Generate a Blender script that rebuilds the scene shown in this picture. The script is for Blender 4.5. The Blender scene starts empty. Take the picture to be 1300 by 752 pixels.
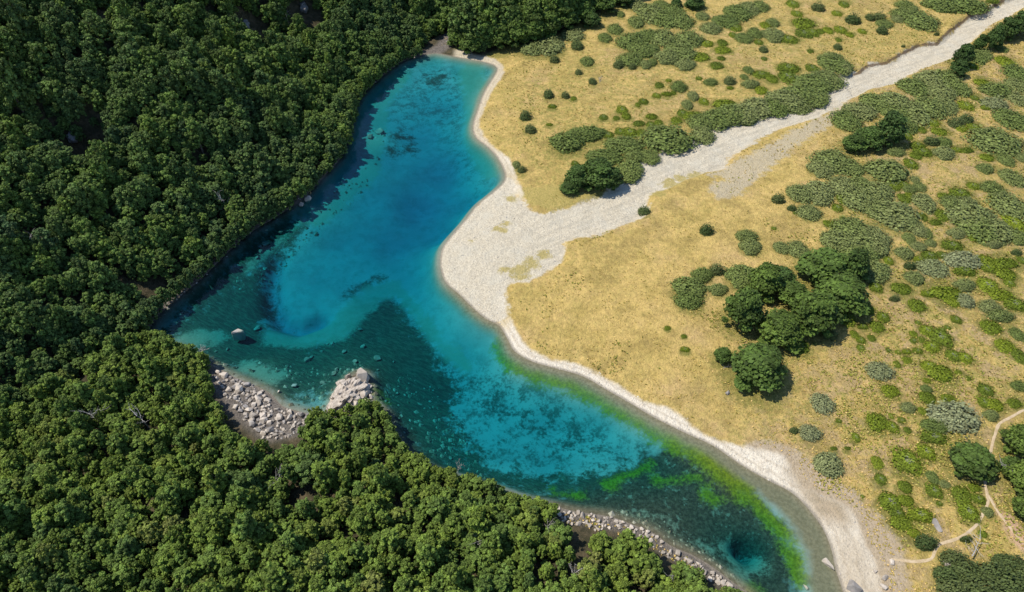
import bpy, bmesh, math, random
import numpy as np
from mathutils import Vector, Matrix

random.seed(7)
rng = np.random.default_rng(11)
S = bpy.context.scene
COL = S.collection
R = math.radians

# ------------------------------------------------------------------ camera, sky, sun, exposure
PW, PH = 1300.0, 752.0
FPX = 867.0
CAM_H = 120.0
DEP = R(45.0)
cam_d = bpy.data.cameras.new("camera")
cam = bpy.data.objects.new("camera", cam_d)
COL.objects.link(cam)
cam.location = (0, 0, CAM_H)
cam.rotation_euler = (math.pi / 2 - DEP, 0, 0)
cam_d.sensor_width = 36.0
cam_d.lens = 36.0 * FPX / PW
cam_d.clip_start = 0.5
cam_d.clip_end = 6000
S.camera = cam

SUN_EL = R(59.0)
to_sun = Vector((-math.cos(SUN_EL) * 0.997, math.cos(SUN_EL) * 0.06, math.sin(SUN_EL))).normalized()
world = bpy.data.worlds.new("World")
S.world = world
world.use_nodes = True
wn = world.node_tree
bg = wn.nodes["Background"]
sky = wn.nodes.new("ShaderNodeTexSky")
sky.sky_type = 'NISHITA'
sky.sun_disc = False
sky.sun_elevation = SUN_EL
sky.sun_rotation = math.atan2(to_sun.x, to_sun.y) % (2 * math.pi)
sky.altitude = 1200
sky.dust_density = 0.3
sky.ozone_density = 4.0
wn.links.new(sky.outputs[0], bg.inputs[0])
bg.inputs[1].default_value = 0.15
sun_d = bpy.data.lights.new("sun", 'SUN')
sun_d.energy = 4.2
sun_d.angle = R(0.53)
sun_d.color = (1.0, 0.945, 0.85)
sun = bpy.data.objects.new("sun", sun_d)
sun.rotation_euler = to_sun.to_track_quat('Z', 'Y').to_euler()
COL.objects.link(sun)
vs = S.view_settings
vs.view_transform = 'Standard'
vs.look = 'None'
vs.exposure = 0.17
vs.gamma = 1.0
vs.use_curve_mapping = False
S.cycles.max_bounces = 6
S.cycles.diffuse_bounces = 2
S.cycles.transparent_max_bounces = 8

# ------------------------------------------------------------------ measuring: photo pixel -> ground
cD, sD = math.cos(DEP), math.sin(DEP)


def ray(px, py):
    a = (np.asarray(px, float) - PW / 2) / FPX
    b = (PH / 2 - np.asarray(py, float)) / FPX
    return a, cD + b * sD, -sD + b * cD


def at(px, py, z=0.0):
    dx, dy, dz = ray(px, py)
    t = (z - CAM_H) / dz
    return dx * t, dy * t


def project(x, y, z):
    x = np.asarray(x, float); y = np.asarray(y, float); z = np.asarray(z, float) - CAM_H
    depth = y * cD - z * sD
    up = y * sD + z * cD
    depth = np.maximum(depth, 0.1)
    return PW / 2 + FPX * x / depth, PH / 2 - FPX * up / depth, depth


def poly(pts, z=0.0):
    p = np.array(pts, float)
    x, y = at(p[:, 0], p[:, 1], z)
    return np.stack([x, y], 1)


def smooth_line(P, closed=True, n=3):
    """Catmull-Rom through the points so that outlines curve"""
    P = np.asarray(P, float); N = len(P); out = []
    rngi = range(N) if closed else range(N - 1)
    for i in rngi:
        if closed:
            p0, p1, p2, p3 = P[(i - 1) % N], P[i], P[(i + 1) % N], P[(i + 2) % N]
        else:
            p0, p1, p2, p3 = P[max(i - 1, 0)], P[i], P[i + 1], P[min(i + 2, N - 1)]
        for k in range(n):
            t = k / n
            out.append(0.5 * ((2 * p1) + (-p0 + p2) * t + (2 * p0 - 5 * p1 + 4 * p2 - p3) * t * t + (-p0 + 3 * p1 - 3 * p2 + p3) * t ** 3))
    if not closed:
        out.append(P[-1])
    return np.array(out)


def seg_dist(x, y, A, B):
    d = np.full(x.shape, 1e9)
    for a, b in zip(A, B):
        ab = b - a
        L = ab @ ab + 1e-12
        t = np.clip(((x - a[0]) * ab[0] + (y - a[1]) * ab[1]) / L, 0, 1)
        dd = (x - a[0] - t * ab[0]) ** 2 + (y - a[1] - t * ab[1]) ** 2
        np.minimum(d, dd, out=d)
    return np.sqrt(d)


def sdf(x, y, P, cut=40.0):
    """signed distance to polygon, positive INSIDE"""
    x = np.asarray(x, float); y = np.asarray(y, float)
    out = np.full(x.shape, -float(cut))
    lo, hi = P.min(0) - cut, P.max(0) + cut
    m = (x > lo[0]) & (x < hi[0]) & (y > lo[1]) & (y < hi[1])
    xm, ym = x[m], y[m]
    A, B = P, np.roll(P, -1, 0)
    d = seg_dist(xm, ym, A, B)
    ins = np.zeros(xm.shape, bool)
    for a, b in zip(A, B):
        c = ((a[1] > ym) != (b[1] > ym))
        with np.errstate(divide='ignore', invalid='ignore'):
            xi = (b[0] - a[0]) * (ym - a[1]) / (b[1] - a[1] + 1e-15) + a[0]
        ins ^= c & (xm < xi)
    out[m] = np.where(ins, d, -d)
    return out


def pdist(x, y, P, cut=60.0):
    x = np.asarray(x, float); y = np.asarray(y, float)
    out = np.full(x.shape, float(cut))
    lo, hi = P.min(0) - cut, P.max(0) + cut
    m = (x > lo[0]) & (x < hi[0]) & (y > lo[1]) & (y < hi[1])
    out[m] = seg_dist(x[m], y[m], P[:-1], P[1:])
    return out


_perm = rng.random((257, 257))
_perm[256] = _perm[0]; _perm[:, 256] = _perm[:, 0]


def vnoise(x, y, s, ox=0.0):
    u = np.asarray(x) / s + 37.3 + ox; v = np.asarray(y) / s + 91.7 - ox * 1.7
    iu = np.floor(u).astype(int); iv = np.floor(v).astype(int)
    fu = u - iu; fv = v - iv
    fu = fu * fu * (3 - 2 * fu); fv = fv * fv * (3 - 2 * fv)
    iu %= 256; iv %= 256
    a = _perm[iu, iv]; b = _perm[iu + 1, iv]; c = _perm[iu, iv + 1]; d = _perm[iu + 1, iv + 1]
    return (a * (1 - fu) + b * fu) * (1 - fv) + (c * (1 - fu) + d * fu) * fv * 1.0 - 0.5


def fnoise(x, y, s, o=3, ox=0.0):
    r = 0; a = 1.0; t = 0
    for i in range(o):
        r = r + a * vnoise(x, y, s / 2 ** i, ox + 13.1 * i); t += a; a *= 0.5
    return r / t


def sat(a):
    return np.clip(a, 0, 1)


def sstep(a, b, x):
    t = sat((np.asarray(x) - a) / (b - a))
    return t * t * (3 - 2 * t)


# ------------------------------------------------------------------ outlines measured on the photograph
SHORE_R = [(553, 68), (575, 72), (597, 76), (618, 80), (631, 87), (625, 100), (614, 118), (606, 140), (600, 160), (604, 175),
           (620, 188), (634, 205), (641, 228), (622, 247), (606, 260), (590, 280), (575, 297), (563, 313), (559, 327), (560, 345),
           (567, 360), (583, 374), (600, 391), (617, 405), (634, 414), (645, 432), (653, 446), (675, 459), (706, 468), (740, 478),
           (770, 495), (800, 512), (830, 530), (870, 550), (905, 566), (940, 590), (975, 610), (1004, 625), (1025, 645), (1045, 672),
           (1056, 700), (1060, 720), (1068, 745), (1078, 775), (1085, 830)]
SHORE_B = [(1010, 830), (975, 780), (955, 757), (930, 739), (905, 720), (880, 705), (850, 692), (830, 677), (800, 665), (775, 656), (735, 650),
           (700, 642), (660, 632), (620, 618), (580, 606), (545, 594), (515, 575), (497, 545), (488, 522), (474, 510), (470, 495),
           (464, 474), (448, 476), (430, 497), (418, 520), (400, 526), (375, 521), (358, 515), (344, 500), (325, 490), (308, 483),
           (294, 477), (281, 469), (268, 462), (254, 455), (235, 446), (215, 438), (195, 432)]
SHORE_L = [(188, 424), (198, 404), (225, 380), (260, 350), (288, 322), (316, 297), (342, 281), (372, 262), (384, 254), (398, 239),
           (417, 219), (434, 199), (443, 175), (449, 150), (456, 128), (473, 108), (497, 88), (514, 77), (535, 71)]
LAKE = smooth_line(poly(SHORE_R + SHORE_B + SHORE_L))

FOOT = [(-700, 1060), (-120, 640), (0, 560), (100, 490), (180, 428), (198, 404), (225, 380), (260, 350), (288, 322), (316, 297), (342, 281), (372, 262),
        (384, 254), (398, 239), (417, 219), (434, 199), (443, 175), (449, 150), (456, 128), (473, 108), (497, 88), (514, 77), (545, 55), (590, 33),
        (650, 8), (720, -25), (800, -55)]
f_ = poly(FOOT)
SLOPE = np.vstack([f_, [[150, 900], [-2500, 1500], [-2500, -400], f_[0] + [-20, -60]]])

GRAVEL = smooth_line(poly([(640, 222), (656, 232), (657, 246), (672, 262), (690, 271), (707, 266), (737, 260), (765, 247), (782, 236), (800, 232), (810, 212), (835, 200),
          (850, 190), (862, 186), (890, 178), (905, 166), (932, 159), (975, 147), (1002, 142), (1029, 136), (1047, 120), (1057, 105),
          (1075, 96), (1090, 96), (1102, 87), (1125, 84), (1140, 75), (1165, 62), (1190, 60), (1197, 52), (1205, 45), (1230, 25),
          (1250, 21), (1262, 11), (1285, 0), (1330, -28), (1420, -70), (1480, -60), (1370, -20), (1300, 12), (1282, 25), (1255, 37), (1230, 60), (1202, 80),
          (1165, 94), (1135, 110), (1110, 117), (1080, 130), (1060, 144), (1030, 157), (1000, 166), (975, 176), (950, 190), (927, 203),
          (922, 217), (910, 221), (885, 226), (850, 243), (825, 250), (822, 270), (812, 280), (790, 288), (750, 303), (720, 310),
          (717, 328), (707, 338), (687, 353), (665, 359), (650, 362), (643, 385), (648, 402), (630, 412), (600, 400), (560, 360), (545, 330),
          (570, 290), (610, 250)], 0.8), n=2)
BRAID = poly([(1075, 135), (1062, 152), (1045, 168), (1010, 188), (985, 210), (960, 230), (935, 252), (912, 258), (900, 245), (925, 232), (900, 228), (935, 212),
              (975, 192), (1010, 172), (1040, 156)], 0.8)
BEACH = smooth_line(poly([(560, 62), (600, 68), (630, 76), (641, 92), (626, 114), (614, 141), (609, 161), (625, 184), (648, 203), (657, 228), (665, 250),
              (650, 300), (642, 365), (643, 392), (650, 405), (663, 431), (675, 443), (700, 456), (732, 461), (762, 476), (790, 491), (820, 510),
              (850, 518), (875, 536), (900, 553), (925, 561), (951, 568), (975, 573), (996, 581), (1009, 600), (1020, 618), (1050, 632), (1077, 645), (1090, 669),
              (1097, 690), (1112, 716), (1118, 752), (1125, 830), (1060, 830), (1040, 700), (1000, 640), (900, 580), (780, 515), (650, 470), (600, 420),
              (540, 350), (560, 290), (620, 235), (590, 170), (610, 100), (560, 80)], 0.4), n=2)
BARE = poly([(960, 570), (1000, 575), (1040, 610), (1072, 628), (1100, 660), (1130, 690), (1140, 760), (1060, 770), (1070, 680), (1010, 620)], 0.6)
FOREST_B = poly([(-700, 1060), (-120, 640), (0, 560), (100, 490), (172, 430), (195, 440), (230, 455), (262, 470), (268, 500), (288, 545), (318, 590), (360, 578),
                 (392, 558), (415, 540), (440, 528), (478, 522), (500, 566), (522, 588), (560, 608), (620, 628), (690, 653), (715, 668), (790, 682), (835, 705),
                 (880, 726), (915, 747), (960, 790), (1000, 900), (700, 1300), (-700, 1300)])
FOREST_T = poly([(514, 77), (545, 55), (570, 40), (585, 62), (612, 72), (645, 60), (690, 56), (730, 38), (762, 16), (800, 0), (850, -35), (900, -90), (700, -110), (600, -40)])
PATH = smooth_line(poly([(1330, 516), (1300, 523), (1285, 530), (1268, 540), (1262, 552), (1256, 575), (1249, 600), (1251, 625), (1252, 640), (1246, 655), (1240, 667),
             (1225, 678), (1214, 685), (1195, 690), (1188, 698), (1182, 709), (1165, 711), (1150, 710), (1133, 707)], 2.0), closed=False)
PATH2 = smooth_line(poly([(1251, 626), (1264, 648), (1278, 668), (1296, 690), (1330, 712)], 2.0), closed=False)
SOIL = poly([(1264, 650), (1280, 655), (1310, 690), (1340, 720), (1310, 715), (1285, 690)], 2.0)

# ------------------------------------------------------------------ terrain heights
gully = []   # (x, y, radius, depth) filled after a first pass


def height(x, y):
    x = np.asarray(x, float); y = np.asarray(y, float)
    L = -sdf(x, y, LAKE, 60)                       # + on land
    land = np.maximum(L, 0)
    h = 1.5 * (1 - np.exp(-land / 9)) + 0.012 * np.minimum(land, 60) + 0.02 * sat((x - 60) / 100) * 60
    h += sat(land / 14) * (1.2 * fnoise(x, y, 34, 3) + 0.25 * fnoise(x, y, 6, 2, 5))
    g = sdf(x, y, GRAVEL, 20) + 2.2 * fnoise(x, y, 7, 3, 9)
    cut = sstep(-1.4, 1.4, g)
    bed = 0.9 * (1 - np.exp(-land / 14)) + 0.010 * np.minimum(land, 130) + 0.25 * fnoise(x, y, 5, 3, 2) * sat(land / 5)
    h = h * (1 - cut) + np.minimum(bed, h) * cut
    sl = sdf(x, y, SLOPE, 200)
    k = np.maximum(sl, 0)
    up = 0.60 * k - 2.0 * (1 - np.exp(-k / 3.5)) + np.minimum(k * 0.25, 9) * 1.5 * fnoise(x, y, 42, 3, 21)
    up += sat(k / 10) * 2.0 * fnoise(x, y, 13, 2, 3)
    h = np.where(sl > 0, np.maximum(h, 0.3) * 0 + 0.3 + np.maximum(up, 0.0), h)
    mb = sstep(-4, 14, sdf(x, y, FOREST_B, 30)) * sat(land / 5)
    h += np.where(sl > 0, 0, mb * (3.0 + 10.0 * fnoise(x, y, 30, 3, 55)))
    for (gx, gy, gr, gd) in gully:
        h -= gd * np.exp(-((x - gx) ** 2 + (y - gy) ** 2) / gr ** 2)
    q = sstep(0.3, 3.5, L); h = np.where(L > 0, q * np.maximum(h, 0.15) + (1 - q) * 0.11 * np.maximum(L, 0), h)
    # lake bed
    w = np.maximum(-L, 0)
    dep = bed_depth(x, y)
    edge = 1 - np.exp(-w / 3.2)
    b = -dep * edge - 0.05 * sat(w) - edge * sat(dep - 0.5) * (0.5 * fnoise(x, y, 9, 3, 31))
    q = sstep(0.2, 3.0, w); return np.where(L > 0, h, q * np.minimum(b, -0.1) - (1 - q) * 0.12 * w)


# soundings of the lake bed: photo pixel, metres
BED = [(560, 85, 2.2), (520, 95, 2.2), (600, 95, 1.6), (610, 120, 1.6), (560, 125, 4.2), (500, 120, 3.0), (590, 150, 3.4), (530, 160, 6.0), (480, 150, 4.0),
       (482, 168, 2.0), (500, 190, 6.0), (560, 200, 8.0), (610, 200, 4.0), (625, 222, 2.5), (460, 200, 3.6), (430, 235, 4.0), (470, 240, 6.5), (530, 240, 9.5),
       (590, 245, 7.5), (560, 280, 9.5), (500, 290, 8.5), (440, 290, 6.6), (400, 262, 3.0), (370, 290, 3.2), (400, 330, 5.8), (460, 330, 6.2), (350, 300, 3.2),
       (330, 340, 3.6), (310, 330, 2.5), (345, 370, 6.2), (380, 370, 5.2), (360, 395, 6.0), (400, 395, 4.6), (430, 380, 4.4), (300, 370, 4.0), (270, 390, 3.2), (250, 425, 1.6),
       (220, 428, 1.2), (290, 410, 4.2), (330, 420, 4.5), (400, 420, 4.6), (480, 350, 6.6), (530, 330, 7.5), (490, 375, 5.6), (480, 410, 5.0), (540, 400, 4.5),
       (560, 430, 4.0), (600, 440, 4.4), (590, 390, 4.0), (540, 355, 6.5), (620, 425, 2.0), (640, 460, 2.5), (640, 500, 4.2), (700, 520, 4.4), (690, 490, 3.0),
       (760, 540, 4.2), (800, 570, 4.0), (620, 540, 4.2), (560, 480, 5.6), (520, 450, 5.5), (500, 480, 4.2), (480, 455, 2.2), (430, 450, 3.0), (380, 460, 3.0), (330, 460, 1.6),
       (360, 490, 1.4), (390, 505, 1.2), (420, 480, 1.4), (520, 520, 4.0), (560, 560, 4.0), (530, 560, 2.2), (620, 590, 3.4), (700, 580, 4.2), (700, 620, 2.6), (760, 600, 3.0),
       (800, 610, 1.8), (850, 640, 1.5), (830, 590, 2.8), (880, 590, 2.6), (780, 640, 1.2), (850, 670, 1.2), (900, 620, 1.2), (940, 660, 1.6), (960, 640, 1.1), (945, 690, 3.0), (955, 692, 4.0),
       (925, 700, 2.2), (975, 690, 2.6), (940, 725, 2.2), (1000, 680, 0.8), (1000, 720, 1.0), (1030, 700, 0.5), (1030, 670, 0.4), (960, 620, 0.7), (900, 580, 0.8), (800, 530, 1.2),
       (720, 485, 1.0), (670, 465, 1.2), (600, 405, 2.0), (570, 340, 3.0), (600, 270, 3.5), (565, 310, 3.0)]
BED = [(a, b, c * (1.18 if (a > 540 and 400 < b < 620 and a < 790) else 0.55 if (a > 780 and b > 600 and not (920 < a < 985 and 670 < b < 740)) else 1.0)) for a, b, c in BED]
_b = np.array(BED)
_bx, _by = at(_b[:, 0], _b[:, 1])


def idw(x, y, X, Y, V, p=1.8):
    num = np.zeros(x.shape); den = np.zeros(x.shape)
    for a, b, v in zip(X, Y, V):
        w = 1.0 / ((x - a) ** 2 + (y - b) ** 2 + 45.0) ** p
        num += w * v; den += w
    return num / den


FLAT = poly([(880, 560), (940, 592), (1004, 626), (1046, 672), (1060, 720), (1085, 800), (1028, 800), (1022, 700), (998, 660), (955, 620), (905, 584)])
TRENCH = poly([(346, 318), (338, 345), (339, 372), (352, 392), (375, 398), (398, 390)])
SHELF = poly([(650, 440), (706, 466), (770, 492), (830, 528), (905, 562), (945, 592), (930, 625), (850, 560), (760, 510), (650, 470)])


def bed_depth(x, y):
    hx, hy = at(949, 691)
    return 5.0 * np.exp(-((x - hx) ** 2 + (y - hy) ** 2) / (5.0 * (1 + 1.6 * fnoise(x, y, 4, 3, 88)))) + idw(x, y, _bx, _by, _b[:, 2]) * (1 - 0.80 * sstep(-3, 2, sdf(x, y, FLAT, 12))) * (1 - 0.6 * sstep(-3, 2, sdf(x, y, SHELF, 12))) + 3.0 * np.exp(-(pdist(x, y, TRENCH, 12) / 2.4) ** 2)


def axis(lo, hi, step, far_lo, far_hi):
    core = np.arange(lo, hi + 1e-6, step)
    out = list(core); s = step; v = hi
    while v < far_hi:
        s *= 1.35; v += s; out.append(v)
    s = step; v = lo; pre = []
    while v > far_lo:
        s *= 1.35; v -= s; pre.append(v)
    return np.array(pre[::-1] + out)


GX = axis(-205, 235, 0.62, -1800, 1800)
GY = axis(26, 330, 0.62, -600, 2600)
XX, YY = np.meshgrid(GX, GY)
XX = XX.ravel(); YY = YY.ravel()
ZZ = height(XX, YY)


def ground(x, y):
    """height by bilinear look-up in the terrain grid"""
    x = np.asarray(x, float); y = np.asarray(y, float)
    i = np.clip(np.searchsorted(GX, x) - 1, 0, len(GX) - 2); j = np.clip(np.searchsorted(GY, y) - 1, 0, len(GY) - 2)
    u = sat((x - GX[i]) / (GX[i + 1] - GX[i])); v = sat((y - GY[j]) / (GY[j + 1] - GY[j]))
    n = len(GX)
    return (ZZ[j * n + i] * (1 - u) + ZZ[j * n + i + 1] * u) * (1 - v) + (ZZ[(j + 1) * n + i] * (1 - u) + ZZ[(j + 1) * n + i + 1] * u) * v


def spot(px, py, lift=0.0):
    """where the sight line through a photo pixel meets the ground (or a level LIFT above it)"""
    dx, dy, dz = (float(v) for v in ray(px, py))
    t = np.arange(40, 620, 0.6)
    x, y, z = dx * t, dy * t, CAM_H + dz * t
    g = np.maximum(ground(x, y), 0.0 if lift is None else -99) + (lift or 0)
    k = int(np.argmax(z < g))
    t0, t1 = t[k - 1], t[k]
    for _ in range(12):
        tm = (t0 + t1) / 2
        if CAM_H + dz * tm < float(np.maximum(ground(dx * tm, dy * tm), 0.0 if lift is None else -99)) + (lift or 0):
            t1 = tm
        else:
            t0 = tm
    return dx * t1, dy * t1


for (px, py, r, d) in [(88, 172, 9, 7), (112, 160, 8, 6), (285, 22, 10, 6), (318, 18, 12, 8), (345, 30, 8, 5), (385, 5, 12, 9), (5, 560, 9, 5)]:
    gx, gy = spot(px, py)
    gully.append((gx, gy, r, d))
ZZ = height(XX, YY)

# ------------------------------------------------------------------ node helpers
def new_mat(name):
    m = bpy.data.materials.new(name); m.use_nodes = True
    nt = m.node_tree; nt.nodes.clear()
    out = nt.nodes.new("ShaderNodeOutputMaterial")
    return m, nt, out


class N:
    """small wrapper that makes shader graphs short to write"""
    def __init__(s, nt): s.nt = nt
    def node(s, t, **k):
        n = s.nt.nodes.new(t)
        for a, b in k.items(): setattr(n, a, b)
        return n
    def put(s, sock, v):
        if v is None: return
        if isinstance(v, bpy.types.NodeSocket): s.nt.links.new(v, sock)
        elif isinstance(v, (tuple, list)):
            sock.default_value = tuple(v) + ((1.0,) if len(v) == 3 and len(sock.default_value) == 4 else ())
        else: sock.default_value = v
    def math(s, op, a, b=None, c=None, clamp=False):
        n = s.node("ShaderNodeMath", operation=op); n.use_clamp = clamp
        for i, v in enumerate((a, b, c)): s.put(n.inputs[i], v)
        return n.outputs[0]
    def mix(s, f, a, b, mode='MIX'):
        n = s.node("ShaderNodeMix", data_type='RGBA', blend_type=mode)
        s.put(n.inputs[0], f); s.put(n.inputs[6], a); s.put(n.inputs[7], b)
        return n.outputs[2]
    def ramp(s, v, lo, hi):
        n = s.node("ShaderNodeMapRange", interpolation_type='SMOOTHSTEP')
        s.put(n.inputs[0], v); s.put(n.inputs[1], lo); s.put(n.inputs[2], hi)
        return n.outputs[0]
    def attr(s, name, kind='GEOMETRY'):
        n = s.node("ShaderNodeAttribute", attribute_type=kind); n.attribute_name = name
        return n.outputs[2]
    def noise(s, vec, scale, detail=4, rough=0.55, dist=0.0):
        n = s.node("ShaderNodeTexNoise")
        s.put(n.inputs["Vector"], vec); n.inputs["Scale"].default_value = scale
        n.inputs["Detail"].default_value = detail; n.inputs["Roughness"].default_value = rough
        n.inputs["Distortion"].default_value = dist
        return n.outputs[0]
    def voro(s, vec, scale, out=0, feature='F1'):
        n = s.node("ShaderNodeTexVoronoi", feature=feature)
        s.put(n.inputs["Vector"], vec); n.inputs["Scale"].default_value = scale
        return n.outputs[out]
    def pos(s): return s.node("ShaderNodeNewGeometry").outputs[0]
    def scale_vec(s, v, k):
        n = s.node("ShaderNodeVectorMath", operation='MULTIPLY'); s.put(n.inputs[0], v); n.inputs[1].default_value = k
        return n.outputs[0]
    def rot_vec(s, v, ang):
        n = s.node("ShaderNodeVectorRotate", rotation_type='Z_AXIS'); s.put(n.inputs[0], v); n.inputs["Angle"].default_value = ang
        return n.outputs[0]
    def bump(s, h, dist, strength=1.0):
        n = s.node("ShaderNodeBump"); s.put(n.inputs["Height"], h); n.inputs["Distance"].default_value = dist; n.inputs["Strength"].default_value = strength
        return n.outputs[0]
    def bsdf(s, col, rough=0.9, normal=None, spec=0.2):
        n = s.node("ShaderNodeBsdfPrincipled")
        s.put(n.inputs["Base Color"], col); s.put(n.inputs["Roughness"], rough); n.inputs["Specular IOR Level"].default_value = spec
        s.put(n.inputs["Normal"], normal)
        return n.outputs[0]


# ------------------------------------------------------------------ land material (one, for every zone, so that zones fade into each other)
def land_material():
    m, nt, out = new_mat("land"); n = N(nt); P = n.pos()
    n1 = n.noise(P, 0.06, 5); n2 = n.noise(P, 0.5, 4, 0.65); n3 = n.noise(P, 2.2, 4, 0.7); n4 = n.noise(P, 0.18, 4)
    olive = n.attr("olive"); rough_ = n.attr("tussock")
    straw = n.mix(n.ramp(n4, 0.35, 0.68), (0.64, 0.450, 0.155), (0.48, 0.345, 0.105))
    straw = n.mix(n.math('MULTIPLY', n.ramp(n1, 0.50, 0.72), 0.6), straw, (0.58, 0.385, 0.205))
    green = n.mix(n.ramp(n3, 0.35, 0.7), (0.36, 0.30, 0.085), (0.22, 0.205, 0.055))
    f = n.math('MULTIPLY', n.ramp(n.math('MULTIPLY_ADD', n.noise(P, 1.3, 3, .7), 0.5, n.math('MULTIPLY', n2, 0.5)), 0.42, 0.60), n.math('MULTIPLY_ADD', olive, 0.90, 0.20))
    c = n.mix(f, straw, green)
    dirt = n.mix(n.ramp(n3, 0.3, 0.7), (0.51, 0.365, 0.175), (0.37, 0.27, 0.12))
    c = n.mix(n.math('MULTIPLY', n.ramp(n.noise(P, 0.22, 5, 0.65), 0.47, 0.60), rough_), c, dirt)
    patchn = n.ramp(n.noise(P, 0.09, 6, 0.68), 0.50, 0.66)
    c = n.mix(n.math('MULTIPLY', patchn, 0.70), c, n.mix(n3, (0.44, 0.285, 0.115), (0.29, 0.24, 0.07)))
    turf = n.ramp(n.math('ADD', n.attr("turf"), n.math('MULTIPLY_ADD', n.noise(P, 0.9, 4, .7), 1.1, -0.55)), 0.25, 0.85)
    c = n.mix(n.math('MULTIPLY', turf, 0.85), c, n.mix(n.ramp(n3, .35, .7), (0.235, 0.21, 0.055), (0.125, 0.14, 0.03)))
    # dark tufts
    t = n.ramp(n.noise(P, 1.15, 5, 0.7), 0.56, 0.68)
    c = n.mix(n.math('MULTIPLY', t, n.math('MULTIPLY_ADD', rough_, 0.75, 0.30)), c, (0.20, 0.165, 0.04))
    # blade grain and tussocks
    v = n.math('MULTIPLY', n.math('MULTIPLY_ADD', n.noise(P, 6.0, 3, 0.8), 0.9, 0.55), n.math('MULTIPLY_ADD', n.ramp(n.noise(P, 1.0, 4, 0.75), 0.36, 0.62), 0.34, 0.78))
    comb = n.node("ShaderNodeCombineColor"); [nt.links.new(v, comb.inputs[i]) for i in range(3)]
    c = n.mix(1.0, c, comb.outputs[0], 'MULTIPLY')
    # ------ bare strip near the outlet
    bare = n.ramp(n.math('ADD', n.attr("bare"), n.math('MULTIPLY_ADD', n2, 0.8, -0.4)), 0.30, 0.62)
    c = n.mix(bare, c, n.mix(n.ramp(n3, .35, .65), (0.50, 0.40, 0.27), (0.40, 0.31, 0.20)))
    # gravel
    cell = n.voro(P, 3.2, 1); hsv = n.node("ShaderNodeSeparateColor"); nt.links.new(cell, hsv.inputs[0])
    stone = n.mix(hsv.outputs[0], (0.52, 0.450, 0.330), (0.72, 0.635, 0.475))
    streak = n.noise(n.scale_vec(n.rot_vec(P, -0.55), (0.10, 0.75, 1)), 1.0, 5, 0.6)
    stone = n.mix(n.math('MULTIPLY', n.ramp(streak, 0.44, 0.60), n.math('MULTIPLY', n.ramp(n.attr('shore'), 4.0, 30.0), 0.5)), stone, (0.42, 0.375, 0.285))
    stone = n.mix(n.math('MULTIPLY', n.ramp(n4, 0.45, 0.7), 0.45), stone, (0.62, 0.575, 0.46))
    g = n.math('ADD', n.attr("gravel"), n.math('ADD', n.math('MULTIPLY_ADD', n2, 4.0, -2.0), n.math('MULTIPLY_ADD', n.noise(P, 0.16, 4, .6), 6.0, -3.2)))
    c = n.mix(n.ramp(g, -0.9, 0.5), c, stone)
    gp = n.math('ADD', n.attr("patch"), n.math('MULTIPLY_ADD', n.noise(P, 0.45, 5, .7), 1.8, -0.9))
    c = n.mix(n.math('MULTIPLY', n.ramp(gp, 0.45, 0.85), 0.85), c, n.mix(n.ramp(n3, .4, .7), (0.46, 0.36, 0.12), (0.30, 0.26, 0.07)))
    br = n.math('ADD', n.attr("braid"), n.math('MULTIPLY_ADD', n.noise(P, 0.35, 5, .7), 9.0, -3.6))
    c = n.mix(n.math('MULTIPLY', n.ramp(br, -0.8, 1.4), 0.75), c, n.mix(hsv.outputs[0], (0.44, 0.37, 0.25), (0.56, 0.49, 0.36)))
    # beach: pale, slightly pink sand and shingle
    sandc = n.mix(hsv.outputs[0], (0.68, 0.60, 0.465), (0.82, 0.735, 0.585))
    strand = n.math('SINE', n.math('MULTIPLY_ADD', n.attr('shore'), 2.6, n.math('MULTIPLY', n2, 7.0)))
    sandc = n.mix(n.math('MULTIPLY', n.math('MULTIPLY', n.ramp(strand, 0.55, 1.0), n.ramp(n.attr('shore'), 7.0, 3.0)), 0.42), sandc, (0.47, 0.39, 0.28))
    sandc = n.mix(n.math('MULTIPLY', n.ramp(n2, 0.45, 0.75), 0.35), sandc, (0.60, 0.49, 0.36))
    s_ = n.math('ADD', n.attr("beach"), n.math('MULTIPLY_ADD', n2, 2.0, -1.0))
    sf = n.math('MULTIPLY', n.math('MULTIPLY', n.ramp(s_, -0.5, 0.8), n.ramp(n.math('ADD', n.attr('gravel'), n.math('MULTIPLY', n1, 8.0)), 8.0, 1.0)), n.math('SUBTRACT', 1.0, n.math('MULTIPLY', n.attr("dull"), 0.8)))
    c = n.mix(sf, c, sandc)
    duff = n.mix(n.ramp(n2, .4, .65), (0.46, 0.36, 0.235), (0.34, 0.27, 0.17))
    c = n.mix(n.math('MULTIPLY', n.attr("dull"), n.ramp(s_, -0.5, 0.8)), c, duff)
    # footpath
    c = n.mix(n.ramp(n.math('ADD', n.attr("soil"), n.math('MULTIPLY_ADD', n2, 3, -1.5)), -1, 1), c, (0.56, 0.37, 0.235))
    c = n.mix(n.math('MULTIPLY', n.ramp(n.math('ADD', n.attr('bank_shadow'), n.math('MULTIPLY_ADD', n2, 1.4, -0.7)), -0.1, 0.3), 0.85), c, (0.15, 0.10, 0.06))  # shadow line of the stream's upper bank, painted in dark earth brown
    # forest floor and shore rubble
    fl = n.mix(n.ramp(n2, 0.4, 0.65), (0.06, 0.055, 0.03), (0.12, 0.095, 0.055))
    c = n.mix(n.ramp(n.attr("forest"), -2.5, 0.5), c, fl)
    c = n.mix(n.attr("rubble"), c, n.mix(hsv.outputs[1], (0.12, 0.105, 0.09), (0.22, 0.19, 0.16)))
    # wet edge
    wet = n.math('SUBTRACT', 1.0, n.ramp(n.math('ADD', n.attr("shore"), n.math('MULTIPLY_ADD', n2, 0.9, -0.45)), 0.1, 0.8))
    c = n.mix(n.math('MULTIPLY', wet, 0.75), c, (0.25, 0.215, 0.165))
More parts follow.
